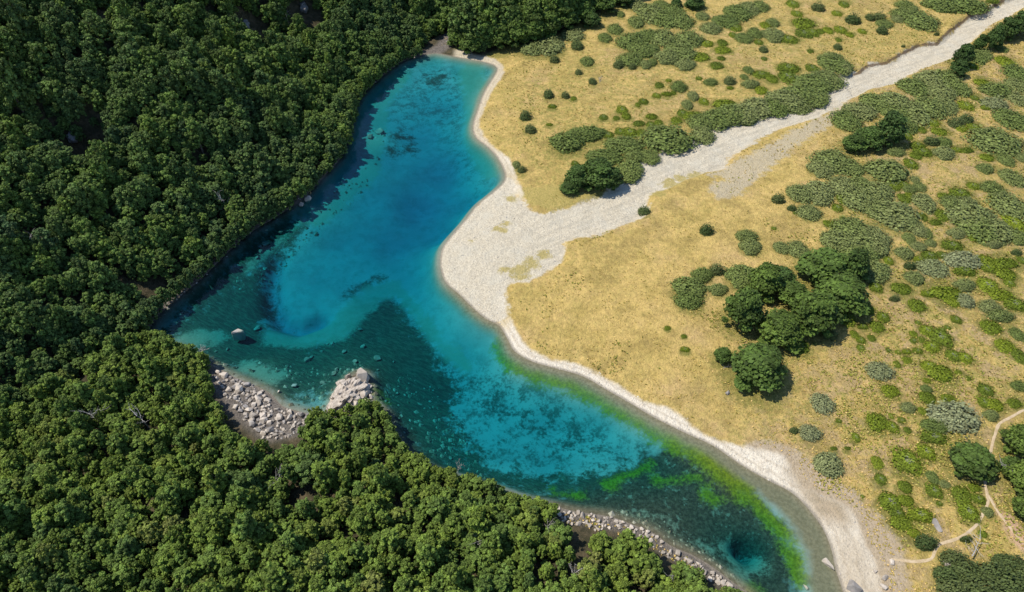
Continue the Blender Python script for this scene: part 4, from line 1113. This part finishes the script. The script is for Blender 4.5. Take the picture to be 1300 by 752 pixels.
def rock(px, py, w, protos, group, name="boulder", noun="boulder", adj="", fixed=None, sink=0.2, tilt=.35, stretch=1.0):
    r1 = random.Random(int(px * 97 + py * 13))
    gx, gy = spot(px, py)
    dp = float(project(gx, gy, 1)[2]); W = w * dp / FPX
    ip = r1.randrange(len(protos))
    if adj and name == 'boulder': adj = (['squat', 'blocky', 'flat', 'upright'][ip % 4] if protos is RK else ['grey squat', 'grey blocky', 'grey flat'][ip % 3]) + ('' if 'spit' in noun or 'shore' in noun else '')
    o = link(name, protos[ip], None, (gx, gy, float(ground(gx, gy)) + W * (0.32 - sink)))
    o.rotation_euler = (r1.uniform(-tilt, tilt), r1.uniform(-tilt, tilt), r1.uniform(0, 6.28)); s = W * 1.05
    o.scale = (s * stretch, s * r1.uniform(.75, 1), s * r1.uniform(.8, 1.1))
    register(o, noun, "boulder" if name == "boulder" else "rock", px, py, w, group, adj, fixed)
    return o


def in_poly(px, py, P):
    ins = False
    for i in range(len(P)):
        (x0, y0), (x1, y1) = P[i], P[(i + 1) % len(P)]
        if (y0 > py) != (y1 > py) and px < (x1 - x0) * (py - y0) / (y1 - y0) + x0: ins = not ins
    return ins


def fill(P, n, smin, smax, seed, mind):
    r1 = random.Random(seed); xs = [p[0] for p in P]; ys = [p[1] for p in P]; out = []
    for _ in range(n * 60):
        if len(out) >= n: break
        a_, b_ = r1.uniform(min(xs), max(xs)), r1.uniform(min(ys), max(ys)); s = smin + (smax - smin) * r1.random() ** 2.2
        if in_poly(a_, b_, P) and all((a_ - q[0]) ** 2 + (1.3 * (b_ - q[1])) ** 2 > (mind * (s + q[2]) / 2) ** 2 for q in out): out.append((a_, b_, s))
    return out


for (a_, b_, s) in fill(PILE, 150, 4.0, 13, 3, .64):
    rock(a_, b_, s, RK if (int(a_ * 7) % 5) else RKG, "boulders heaped on the near shore by the cove", adj="pale", noun="angular boulder", sink=.12)
for (a_, b_, s) in fill(CRAG, 60, 3.5, 8, 8, .6):
    rock(a_, b_, s, RK, "boulders on the rocky spit", adj="pale", noun="spit boulder", sink=.10)
bm = bmesh.new(); bmesh.ops.create_icosphere(bm, subdivisions=5, radius=0.5)
for v in bm.verts:
    c_ = np.array(v.co); q = 0.92 + 0.95 * float(fnoise(np.array([c_[0] * 22 + 3]), np.array([c_[1] * 18 + c_[2] * 12]), 3.0, 5)[0])
    v.co = Vector(c_ * q); v.co.z = round(v.co.z * 6) / 6 * 0.6 + v.co.z * 0.4; v.co.x = round(v.co.x * 9) / 9 * 0.5 + v.co.x * 0.5
ax, ay = spot(428, 516); bx2, by2 = spot(459, 486); L_ = math.hypot(bx2 - ax, by2 - ay)
o = link("rock_outcrop", to_mesh("rock_outcrop", bm, M_SPIT), None, ((ax + bx2) / 2, (ay + by2) / 2, 0.35), math.atan2(by2 - ay, bx2 - ax), (L_ * 1.35, 7.0, 4.8))
register(o, "rock outcrop", "outcrop", 446, 500, 50, "boulders on the rocky spit", fixed="rough tan rock outcrop forming the spit, with blocks lying on it")
o = rock(461, 481, 21, RK, "boulders on the rocky spit", fixed="big pale block at the tip of the rocky spit", sink=0.02); o.scale = (o.scale[0] * .9, o.scale[1] * 1.15, o.scale[2] * 1.15)
for (a_, b_, w_, h_, t_) in ((450, 494, 17, 1.0, "tilted slab-sided block in the middle of the rocky spit"), (438, 506, 16, .9, "broad broken block towards the tree end of the rocky spit"), (461, 502, 15, .9, "angular block under the tip of the rocky spit"), (427, 516, 13, .9, "block half hidden by trees at the root of the rocky spit"), (452, 512, 14, .8, "low block on the lake side of the rocky spit")):
    o = rock(a_, b_, w_, RK, "boulders on the rocky spit", fixed=t_, sink=.18); o.scale.z *= h_
rock(442, 480, 9, RK, "boulders on the rocky spit", fixed="small pinkish boulder beside the tip of the rocky spit", sink=.05)
o = rock(306, 433, 17, [RK[3]], "rocks standing in the lake", fixed="pale boulder standing alone in the weedy lake water off the near shore", sink=-0.12)
o.scale = (o.scale[0] * .66, o.scale[1] * 1.05, 7.6); o.location.z = -2.2; o.rotation_euler = (.1, .12, -0.7)
for (a_, b_, s) in fill(BAND, 95, 4.0, 10.5, 21, .66):
    rock(a_, b_, s, RK, "white boulders along the near shore by the outlet", adj="white", noun="shore boulder", sink=.08)
for (px, py, w, txt) in [(1050, 718, 12, "white slab of rock lying on the brown shallows by the outlet beach"), (1023, 746, 9, "small white rock in the shallows at the bottom of the picture"),
                         (1082, 748, 20, "grey rounded boulder at the end of the sandy beach"), (1132, 714, 9, "upright pale rock where the footpath meets the beach"), (1123, 734, 9, "pale rock between the beach and the yellow grass"),
                         (1121, 746, 10, "low flat rock in the yellow grass at the bottom of the picture"), (1189, 668, 13, "long flat grey rock lying among cushion bushes by the footpath"), (1202, 717, 12, "pale round rock by the dark bushes under the footpath"),
                         (1040, 615, 4, "small white stone on the bare bank above the beach"), (1111, 726, 6, "little stone on the pale beach near the yellow grass"), (1066, 729, 4, "tiny white stone at the water's edge on the brown shallows"), (924, 500, 7, "mauve grey stone in dry grass below the round tree")]:
    rock(px, py, w, RK if "grey" not in txt else RKG, "single rocks on the right-hand shore and meadow", fixed=txt, sink=.15, stretch=1.5 if "long" in txt or "slab" in txt else 1)
for (px, py, w, txt) in [(392, 256, 10, "white boulder in the forest's shade on the steep far shore"), (383, 262, 7, "brown rock beside the white boulder on the steep far shore"), (339, 294, 4, "small white rock in the shade of the forested far shore"),
                         (207, 438, 7, "small white boulder among trees at the corner of the lake"), (374, 491, 7, "brown rock awash in the cove beside the boulder heap"), (354, 498, 5, "pale rock awash between the cove and the boulder heap")]:
    rock(px, py, w, RK if "white" in txt or "pale" in txt else RKG, "rocks at the water's edge", fixed=txt, sink=-.05)
for (px, py, w) in [(480, 456, 11), (458, 419, 7), (461, 441, 7), (437, 447, 8), (451, 460, 8), (391, 458, 10), (396, 454, 6), (494, 491, 8), (424, 475, 9), (327, 418, 9), (274, 447, 4), (289, 444, 5), (416, 437, 5), (423, 437, 6), (408, 447, 5), (338, 311, 12), (347, 303, 8),
                    (482, 169, 14), (471, 175, 9), (332, 320, 7), (326, 328, 6), (356, 296, 8), (410, 487, 7), (432, 484, 6), (428, 470, 7), (504, 500, 5), (572, 582, 6), (480, 470, 4), (500, 460, 4)]:
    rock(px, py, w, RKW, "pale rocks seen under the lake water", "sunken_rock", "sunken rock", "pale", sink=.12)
for (px, py, w, txt) in [(92, 172, 34, "grey cliff in a shaded hollow of the forested slope"), (290, 14, 26, "pale rock face at the top of the forested slope"), (352, 44, 24, "broken grey rock face in the gully of the forested slope"), (365, 60, 22, "pinkish rock patch in a gap of the far forest"), (312, 30, 26, "dark rock wall in the shaded gully at the top"), (385, 8, 30, "dark rock wall behind trees at the top of the gully")]:
    gx, gy = spot(px, py); dp = float(project(gx, gy, ground(gx, gy))[2]); W = w * dp / FPX
    bm = bmesh.new(); r1 = np.random.default_rng(int(px)); bmesh.ops.create_icosphere(bm, subdivisions=4, radius=0.5)
    for v in bm.verts:
        c_ = np.array(v.co); q = 0.85 + 0.5 * float(fnoise(np.array([c_[0] * 9 + px]), np.array([c_[1] * 9 + c_[2] * 7]), 2.5, 3)[0])
        v.co = Vector(c_ * q); v.co.z = round(v.co.z * 9) / 9 * 0.5 + v.co.z * 0.5
    o = link("cliff", to_mesh("cliff", bm, M_CLIFF if "pale" not in txt and "pinkish" not in txt else M_ROCKG), None, (gx, gy, float(ground(gx, gy)) - W * .05), 0.3, (W * .42, W * .75, W * 0.5))
    register(o, "rock face", "cliff", px, py, w, "bare rock on the forested slope", fixed=txt)

# ------------------------------------------------------------------ dead trees
def dead_mesh(name, seed, L, lying, n=9):
    r1 = random.Random(seed); bm = bmesh.new()
    def grow(p, d, length, rad, lvl):
        q = p
        for s in range(4):
            d2 = (d + Vector((r1.uniform(-.22, .22), r1.uniform(-.22, .22), r1.uniform(-.18, .18)))).normalized()
            e = q + d2 * length / 4; r2 = rad * (1 - .2 * (s + 1)); tube(bm, q, e, rad * (1 - .2 * s), max(r2, .015), 5)
            if lvl < 2:
                for _ in range(2 if lvl == 0 else 1):
                    sd = (d2 * .55 + Vector((r1.uniform(-1, 1), r1.uniform(-1, 1), r1.uniform(-.3, .8)))).normalized()
                    grow(e, sd, length * r1.uniform(.35, .55), rad * .45, lvl + 1)
            q, d = e, d2
    grow(Vector((0, 0, 0.1)), Vector((1, 0.1, .18)) if lying else Vector((0.05, 0, 1)), L, L * .035, 0)
    return to_mesh(name, bm, M_DEAD)


for (px, py, L, lying, rz, txt) in [(1230, 710, 3.6, True, .5, "fallen bleached dead tree on the green scrub by the footpath"), (228, 462, 4.0, True, 2.2, "bare grey dead tree leaning over the lake corner"), (240, 458, 4.0, True, .3, "bare grey branches beside the pale lake shallows"),
                                    (726, 742, 4.2, False, 0, "white standing snag in a dark gap of the near forest"), (126, 540, 5.5, False, 0, "thin white dead trunk in the lower forest"), (697, 676, 4.0, False, 0, "white bare trunk beside the white shore boulders"),
                                    (918, 468, 1.8, True, .4, "pale dead branches at the foot of the round meadow tree"), (1290, 618, 4.0, True, 2.0, "grey dead branches lying over the green trees at the edge"), (582, 600, 2.5, False, 0, "small white snag at the near shore of the lake"), (118, 552, 4.5, True, 1.2, "leaning white dead trunk under the thin one in the lower forest"), (190, 545, 5, False, 0, "bare grey snag in the lower forest below the lake corner"), (60, 330, 6, False, 0, "grey snag on the shaded edge of the slope"), (290, 270, 6, False, 0, "grey spar above the shaded far shore"), (370, 45, 7, False, 0, "bleached spar beside the dark gully"), (600, 700, 3.5, False, 0, "grey snag in the forest above the bottom edge"), (350, 620, 5, False, 0, "grey snag in the forest below the boulder heap"), (860, 742, 4, False, 0, "white spar among trees near the outlet"), (761, 105, 3.0, True, 1.0, "grey dead shrub among dry grass on the upper meadow")]:
    gx, gy = spot(px, py); lift = 2.2 if "over the green" in txt else 1.2 if "scrub" in txt else 0
    o = link("dead_tree", dead_mesh("dead_tree", int(px), L, lying), None, (gx, gy, float(ground(gx, gy)) + lift - .1), rz)
    register(o, "dead tree", "dead tree", px, py, 20, "dead trees", fixed=txt)

# ------------------------------------------------------------------ stuff: grass tufts, river stones, shore rubble
def stuff_mesh(name, P, size, var, mat, kind):
    r1 = np.random.default_rng(len(P)); n = len(P)
    if kind == "tuft":
        V_, T_, L_ = [], [], []
        for k_ in range(5):
            th = r1.uniform(0, 6.283, n); c, s = np.cos(th), np.sin(th)
            w = size * .32; out_ = size * r1.uniform(.3, .7, n); hh = size * r1.uniform(.5, .9, n)
            a0 = P + np.stack([-s * w, c * w, 0 * w], 1); a1 = P + np.stack([s * w, -c * w, 0 * w], 1); a2 = P + np.stack([c * out_ - s * w * .6, s * out_ + c * w * .6, hh], 1); a3 = P + np.stack([c * out_ + s * w * .6, s * out_ - c * w * .6, hh * .9], 1)
            V_.append(np.stack([a0, a1, a3, a2], 1).reshape(-1, 3)); L_.append(np.repeat(np.clip(var + r1.normal(0, .15, n), 0, 1), 4))
        V_ = np.vstack(V_); T_ = np.arange(len(V_)).reshape(-1, 4)
        return add_mesh(name, V_, T_, mat, {"leaf": np.concatenate(L_)}, False)
    base = np.array([(1, 0, 0), (0, 1, 0), (-1, 0, 0), (0, -1, 0), (0, 0, .8), (0, 0, -.6)], float)
    tri = np.array([(0, 1, 4), (1, 2, 4), (2, 3, 4), (3, 0, 4), (1, 0, 5), (2, 1, 5), (3, 2, 5), (0, 3, 5)])
    th = r1.uniform(0, 6.283, n); c, s = np.cos(th)[:, None], np.sin(th)[:, None]
    J = base[None] * r1.uniform(.6, 1.3, (n, 6, 1)); x_ = J[..., 0] * c - J[..., 1] * s; y_ = J[..., 0] * s + J[..., 1] * c
    V_ = (np.stack([x_, y_, J[..., 2]], 2) * size[:, None, None] + P[:, None]).reshape(-1, 3)
    T_ = (tri[None] + 6 * np.arange(n)[:, None, None]).reshape(-1, 3)
    return add_mesh(name, V_, T_, mat, {"leaf": np.repeat(var, 6)}, False)


def vary_material(name, ramp, rough=.9):
    m, nt, out = new_mat(name); n = N(nt); cr = n.node("ShaderNodeValToRGB"); el = cr.color_ramp.elements
    el[0].color = (*ramp[0], 1); el[1].color = (*ramp[-1], 1)
    for i, c in enumerate(ramp[1:-1], 1):
        e = el.new(i / (len(ramp) - 1)); e.color = (*c, 1)
    nt.links.new(n.attr("leaf"), cr.inputs[0]); nt.links.new(n.bsdf(cr.outputs[0], rough, None, .1), out.inputs[0]); return m


M_TUFT = vary_material("tuft_grass", [(0.30, 0.26, 0.05), (0.46, 0.37, 0.09), (0.62, 0.46, 0.15), (0.76, 0.56, 0.24)])
M_STONE = vary_material("river_stone", [(0.26, 0.235, 0.20), (0.46, 0.42, 0.35), (0.66, 0.61, 0.52)])
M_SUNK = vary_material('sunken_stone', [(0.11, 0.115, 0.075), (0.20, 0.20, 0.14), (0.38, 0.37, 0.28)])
M_RUB = vary_material("shore_rubble", [(0.20, 0.18, 0.16), (0.38, 0.34, 0.29), (0.56, 0.51, 0.45)])


def sample(n, box, fn, seed):
    r1 = np.random.default_rng(seed); px = r1.uniform(box[0], box[2], n); py = r1.uniform(box[1], box[3], n)
    X_, Y_ = at(px, py, 1.0); ok = fn(X_, Y_, px, py, r1); X_, Y_ = X_[ok], Y_[ok]
    return np.stack([X_, Y_, ground(X_, Y_)], 1), r1


def meadow_ok(X_, Y_, px, py, r1):
    ok = (sdf(X_, Y_, GRAVEL, 6) < -0.3) & (sdf(X_, Y_, BEACH, 6) < -0.8) & (sdf(X_, Y_, LAKE, 6) < -1) & (sdf(X_, Y_, FOREST_B, 6) < 0) & (sdf(X_, Y_, SLOPE, 6) < 0) & (sdf(X_, Y_, FOREST_T, 6) < 0) & (pdist(X_, Y_, PATH, 6) > .9)
    clump = fnoise(X_, Y_, 6, 3, 77)
    dens = 0.30 + 1.6 * clump + 0.45 * sstep(960, 1080, px) + 0.2 * sstep(250, 100, py)
    return ok & (r1.random(len(X_)) < dens)


P_, r1 = sample(60000, (560, -10, 1330, 770), meadow_ok, 41)
o = link("grass_tufts", stuff_mesh("grass_tufts", P_, r1.uniform(.12, .34, len(P_)) * (1 + .4 * (P_[:, 1] > 180)), np.clip(r1.normal(.5, .27, len(P_)), 0, 1), M_TUFT, "tuft")); o["kind"] = "stuff"; o["label"] = "dry tussock grass tufts over the golden meadow"; o["category"] = "grass"
def cover_ok(X_, Y_, px, py, r1):
    return meadow_ok(X_, Y_, px, py, r1) & (fnoise(X_, Y_, 9, 3, 12) + .22 * sstep(1000, 1120, px) + .10 * sstep(200, 60, py) > 0.16)
M_COVER = vary_material("green_cover", [(0.24, 0.25, 0.045), (0.32, 0.32, 0.06), (0.42, 0.37, 0.10), (0.52, 0.42, 0.15)])
P_, r1 = sample(60000, (660, -10, 1330, 770), cover_ok, 49)
o = link("green_ground_cover", stuff_mesh("green_ground_cover", P_, r1.uniform(.14, .5, len(P_)), np.clip(r1.normal(.45, .27, len(P_)), 0, 1), M_COVER, "tuft")); o["kind"] = "stuff"; o["label"] = "small green tufts and low cover between the shrubs of the meadow"; o["category"] = "ground cover"
P_, r1 = sample(9000, (560, 60, 1130, 760), lambda X_, Y_, px, py, r1: (sdf(X_, Y_, BEACH, 6) > -.5) & (sdf(X_, Y_, LAKE, 6) < .3) & (r1.random(len(X_)) < .35), 53)
o = link("beach_stones", stuff_mesh("beach_stones", P_, .06 + .22 * r1.random(len(P_)) ** 4, np.clip(r1.normal(.5, .28, len(P_)), 0, 1), vary_material("beach_stone", [(0.25, 0.22, 0.18), (0.46, 0.41, 0.34), (0.74, 0.68, 0.57)]), "stone")); o["kind"] = "stuff"; o["label"] = "stones and driftwood bits scattered on the pale beach"; o["category"] = "gravel"
P_, r1 = sample(14000, (540, -10, 1330, 430), lambda X_, Y_, px, py, r1: (sdf(X_, Y_, GRAVEL, 6) > 0.2) & (sdf(X_, Y_, LAKE, 6) < -.6) & (r1.random(len(X_)) < .55), 43)
o = link("gravel_stones", stuff_mesh("gravel_stones", P_, .07 + .22 * r1.random(len(P_)) ** 3, np.clip(r1.normal(.55, .25, len(P_)), 0, 1), M_STONE, "stone")); o["kind"] = "stuff"; o["label"] = "loose pale stones strewn over the gravel riverbed"; o["category"] = "gravel"
SUNKP = [[(215, 415), (262, 372), (300, 335), (340, 300), (385, 264), (425, 222), (470, 150), (492, 160), (470, 210), (420, 260), (370, 310), (330, 350), (270, 400)], [(245, 440), (330, 450), (430, 455), (470, 440), (560, 470), (600, 560), (640, 610), (540, 600), (480, 520), (430, 500), (380, 530), (300, 490)],
         [(700, 640), (790, 640), (860, 660), (930, 720), (960, 760), (930, 745), (840, 695), (770, 660)]]
def sunk_ok(X_, Y_, px, py, r1):
    ins_ = np.array([any(in_poly(a_, b_, Q) for Q in SUNKP) for a_, b_ in zip(px, py)])
    return ins_ & (sdf(X_, Y_, LAKE, 6) > .5) & (fnoise(X_, Y_, 9, 3, 61) + .35 * r1.random(len(X_)) > .16)
P_, r1 = sample(26000, (200, 120, 970, 752), sunk_ok, 59)
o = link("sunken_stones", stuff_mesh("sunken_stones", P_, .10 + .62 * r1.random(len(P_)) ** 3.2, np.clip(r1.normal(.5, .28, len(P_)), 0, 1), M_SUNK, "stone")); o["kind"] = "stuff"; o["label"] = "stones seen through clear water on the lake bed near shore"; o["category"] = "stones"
RUBP = [PILE, CRAG, BAND]
def rub_ok(X_, Y_, px, py, r1):
    return np.array([any(in_poly(a_, b_, Q) for Q in RUBP) for a_, b_ in zip(px, py)]) | (pdist(X_, Y_, poly(SHORE_L), 6) < 1.2) | (pdist(X_, Y_, poly([(520, 74), (545, 69), (562, 62), (575, 48)]), 6) < 1.6)
P_, r1 = sample(16000, (190, 40, 935, 752), rub_ok, 47)
o = link("shore_rubble", stuff_mesh("shore_rubble", P_, .10 + .26 * r1.random(len(P_)) ** 2, np.clip(r1.normal(.55, .28, len(P_)), 0, 1), M_RUB, "stone")); o["kind"] = "stuff"; o["label"] = "loose rubble between the boulders along the shore"; o["category"] = "rubble"

# ------------------------------------------------------------------ labels
MARKS = [(1020, 380, "the big tree clump"), (958, 458, "the lowest round tree"), (1228, 578, "the round tree by the footpath"), (1240, 710, "the fallen dead tree"), (1190, 690, "the footpath bend"), (1115, 172, "the streamside dark trees"),
         (752, 225, "the dark trees by the gravel fan"), (1270, 45, "the dark trees at the stream's head"), (875, 380, "the twin grey shrubs"), (640, 90, "the head of the lake"), (650, 260, "the gravel fan"), (600, 160, "the narrow upper beach"),
         (860, 60, "the upper thicket"), (1000, 130, "the thicket along the stream"), (1140, 75, "the stream's eroded bank"), (1100, 260, "the clump's thicket"), (820, 270, "the lone gravel bush"), (1044, 512, "the silvery bank shrub"),
         (1050, 588, "the silvery beach shrub"), (1117, 470, "the pale dome shrub"), (1265, 175, "the big grey mound"), (1240, 285, "the broad grey thicket"), (1215, 525, "the big olive shrub"), (1190, 415, "the row of cushion bushes"), (1290, 450, "the photo's edge"),
         (1090, 330, "the tall trees' shaded side"), (700, 60, "the forest edge"), (970, 30, "the top meadow"), (1150, 640, "the beachside cushions"), (1230, 640, "the footpath fork"),
         (320, 510, "the boulder heap"), (445, 500, "the rocky spit"), (790, 670, "the white shore boulders"), (870, 710, "the outlet shore"), (560, 600, "the near shore"), (200, 440, "the lake corner"), (300, 330, "the shaded far shore"), (430, 220, "the upper far shore"), (95, 175, "the shaded cliff hollow"),
         (330, 20, "the dark gully"), (726, 735, "the standing snag"), (126, 530, "the thin white trunk"), (500, 90, "the lake's upper corner"), (20, 740, "the bottom corner"), (300, 740, "the middle of the bottom edge"), (550, 740, "the bottom edge"), (100, 620, "the lower dark gully"),
         (250, 600, "the lower forest's middle"), (450, 650, "the forest behind the spit"), (20, 400, "the slope's shaded edge"), (150, 330, "the slope's middle"), (250, 200, "the upper slope"), (306, 432, "the lone boulder in the water"), (480, 455, "the sunken brown rock")]
FOREST_ONLY = {m[2] for m in MARKS[35:]} | {"the boulder heap", "the rocky spit", "the white shore boulders", "the outlet shore", "the near shore", "the lake corner", "the shaded far shore", "the upper far shore", "the shaded cliff hollow", "the dark gully", "the standing snag", "the thin white trunk"}


def direction(dx, dy):
    if math.hypot(dx, dy) < 14: return "beside"
    a_ = math.degrees(math.atan2(-dy, dx)) % 360
    return ["right of", "up-right of", "above", "up-left of", "left of", "down-left of", "below", "down-right of"][int((a_ + 22.5) // 45) % 8]


ORD = ["largest", "second largest", "third largest", "fourth largest", "fifth largest"]
byl = {}
for t in THINGS:
    if t["fixed"]:
        t["o"]["label"] = t["fixed"]; continue
    forest_t = "forest" in t["o"]["group"]
    cand = [m for m in MARKS if (m[2] in FOREST_ONLY) == (t["px"] < 640 or forest_t or "boulder" in t["noun"] or "sunken" in t["noun"])] or MARKS
    m = min(cand, key=lambda m: math.hypot(m[0] - t["px"], (m[1] - t["py"]) * 1.3) + (0 if math.hypot(m[0] - t["px"], m[1] - t["py"]) > 3 else 40))
    d = math.hypot(m[0] - t["px"], m[1] - t["py"])
    t["rel"] = direction(t["px"] - m[0], t["py"] - m[1]) + " " + m[2]
    t["far"] = "" if d < 45 else "a bit " if d < 80 else "well "
    byl.setdefault((t["adj"], t["noun"], t["far"], t["rel"]), []).append(t)
for (adj, noun, far, rel), L in byl.items():
    L.sort(key=lambda t: -t["size"])
    base = (adj + " " + noun).strip(); r_tail = far + rel
    for i, t in enumerate(L):
        if len(L) == 1: lab = base + ", " + r_tail
        elif i < len(ORD): lab = ORD[i] + " " + base + " " + r_tail
        elif t is min(L[5:], key=lambda q: q["px"]): lab = "leftmost small " + base + " " + r_tail
        elif t is max(L[5:], key=lambda q: q["px"]): lab = "rightmost small " + base + " " + r_tail
        elif t is min(L[5:], key=lambda q: q["py"]): lab = "topmost small " + base + " " + r_tail
        elif t is max(L[5:], key=lambda q: q["py"]): lab = "lowest small " + base + " " + r_tail
        else: lab = "smaller " + base + " among those " + r_tail
        t["o"]["label"] = lab
print("things", len(THINGS), "objects", len(bpy.data.objects))
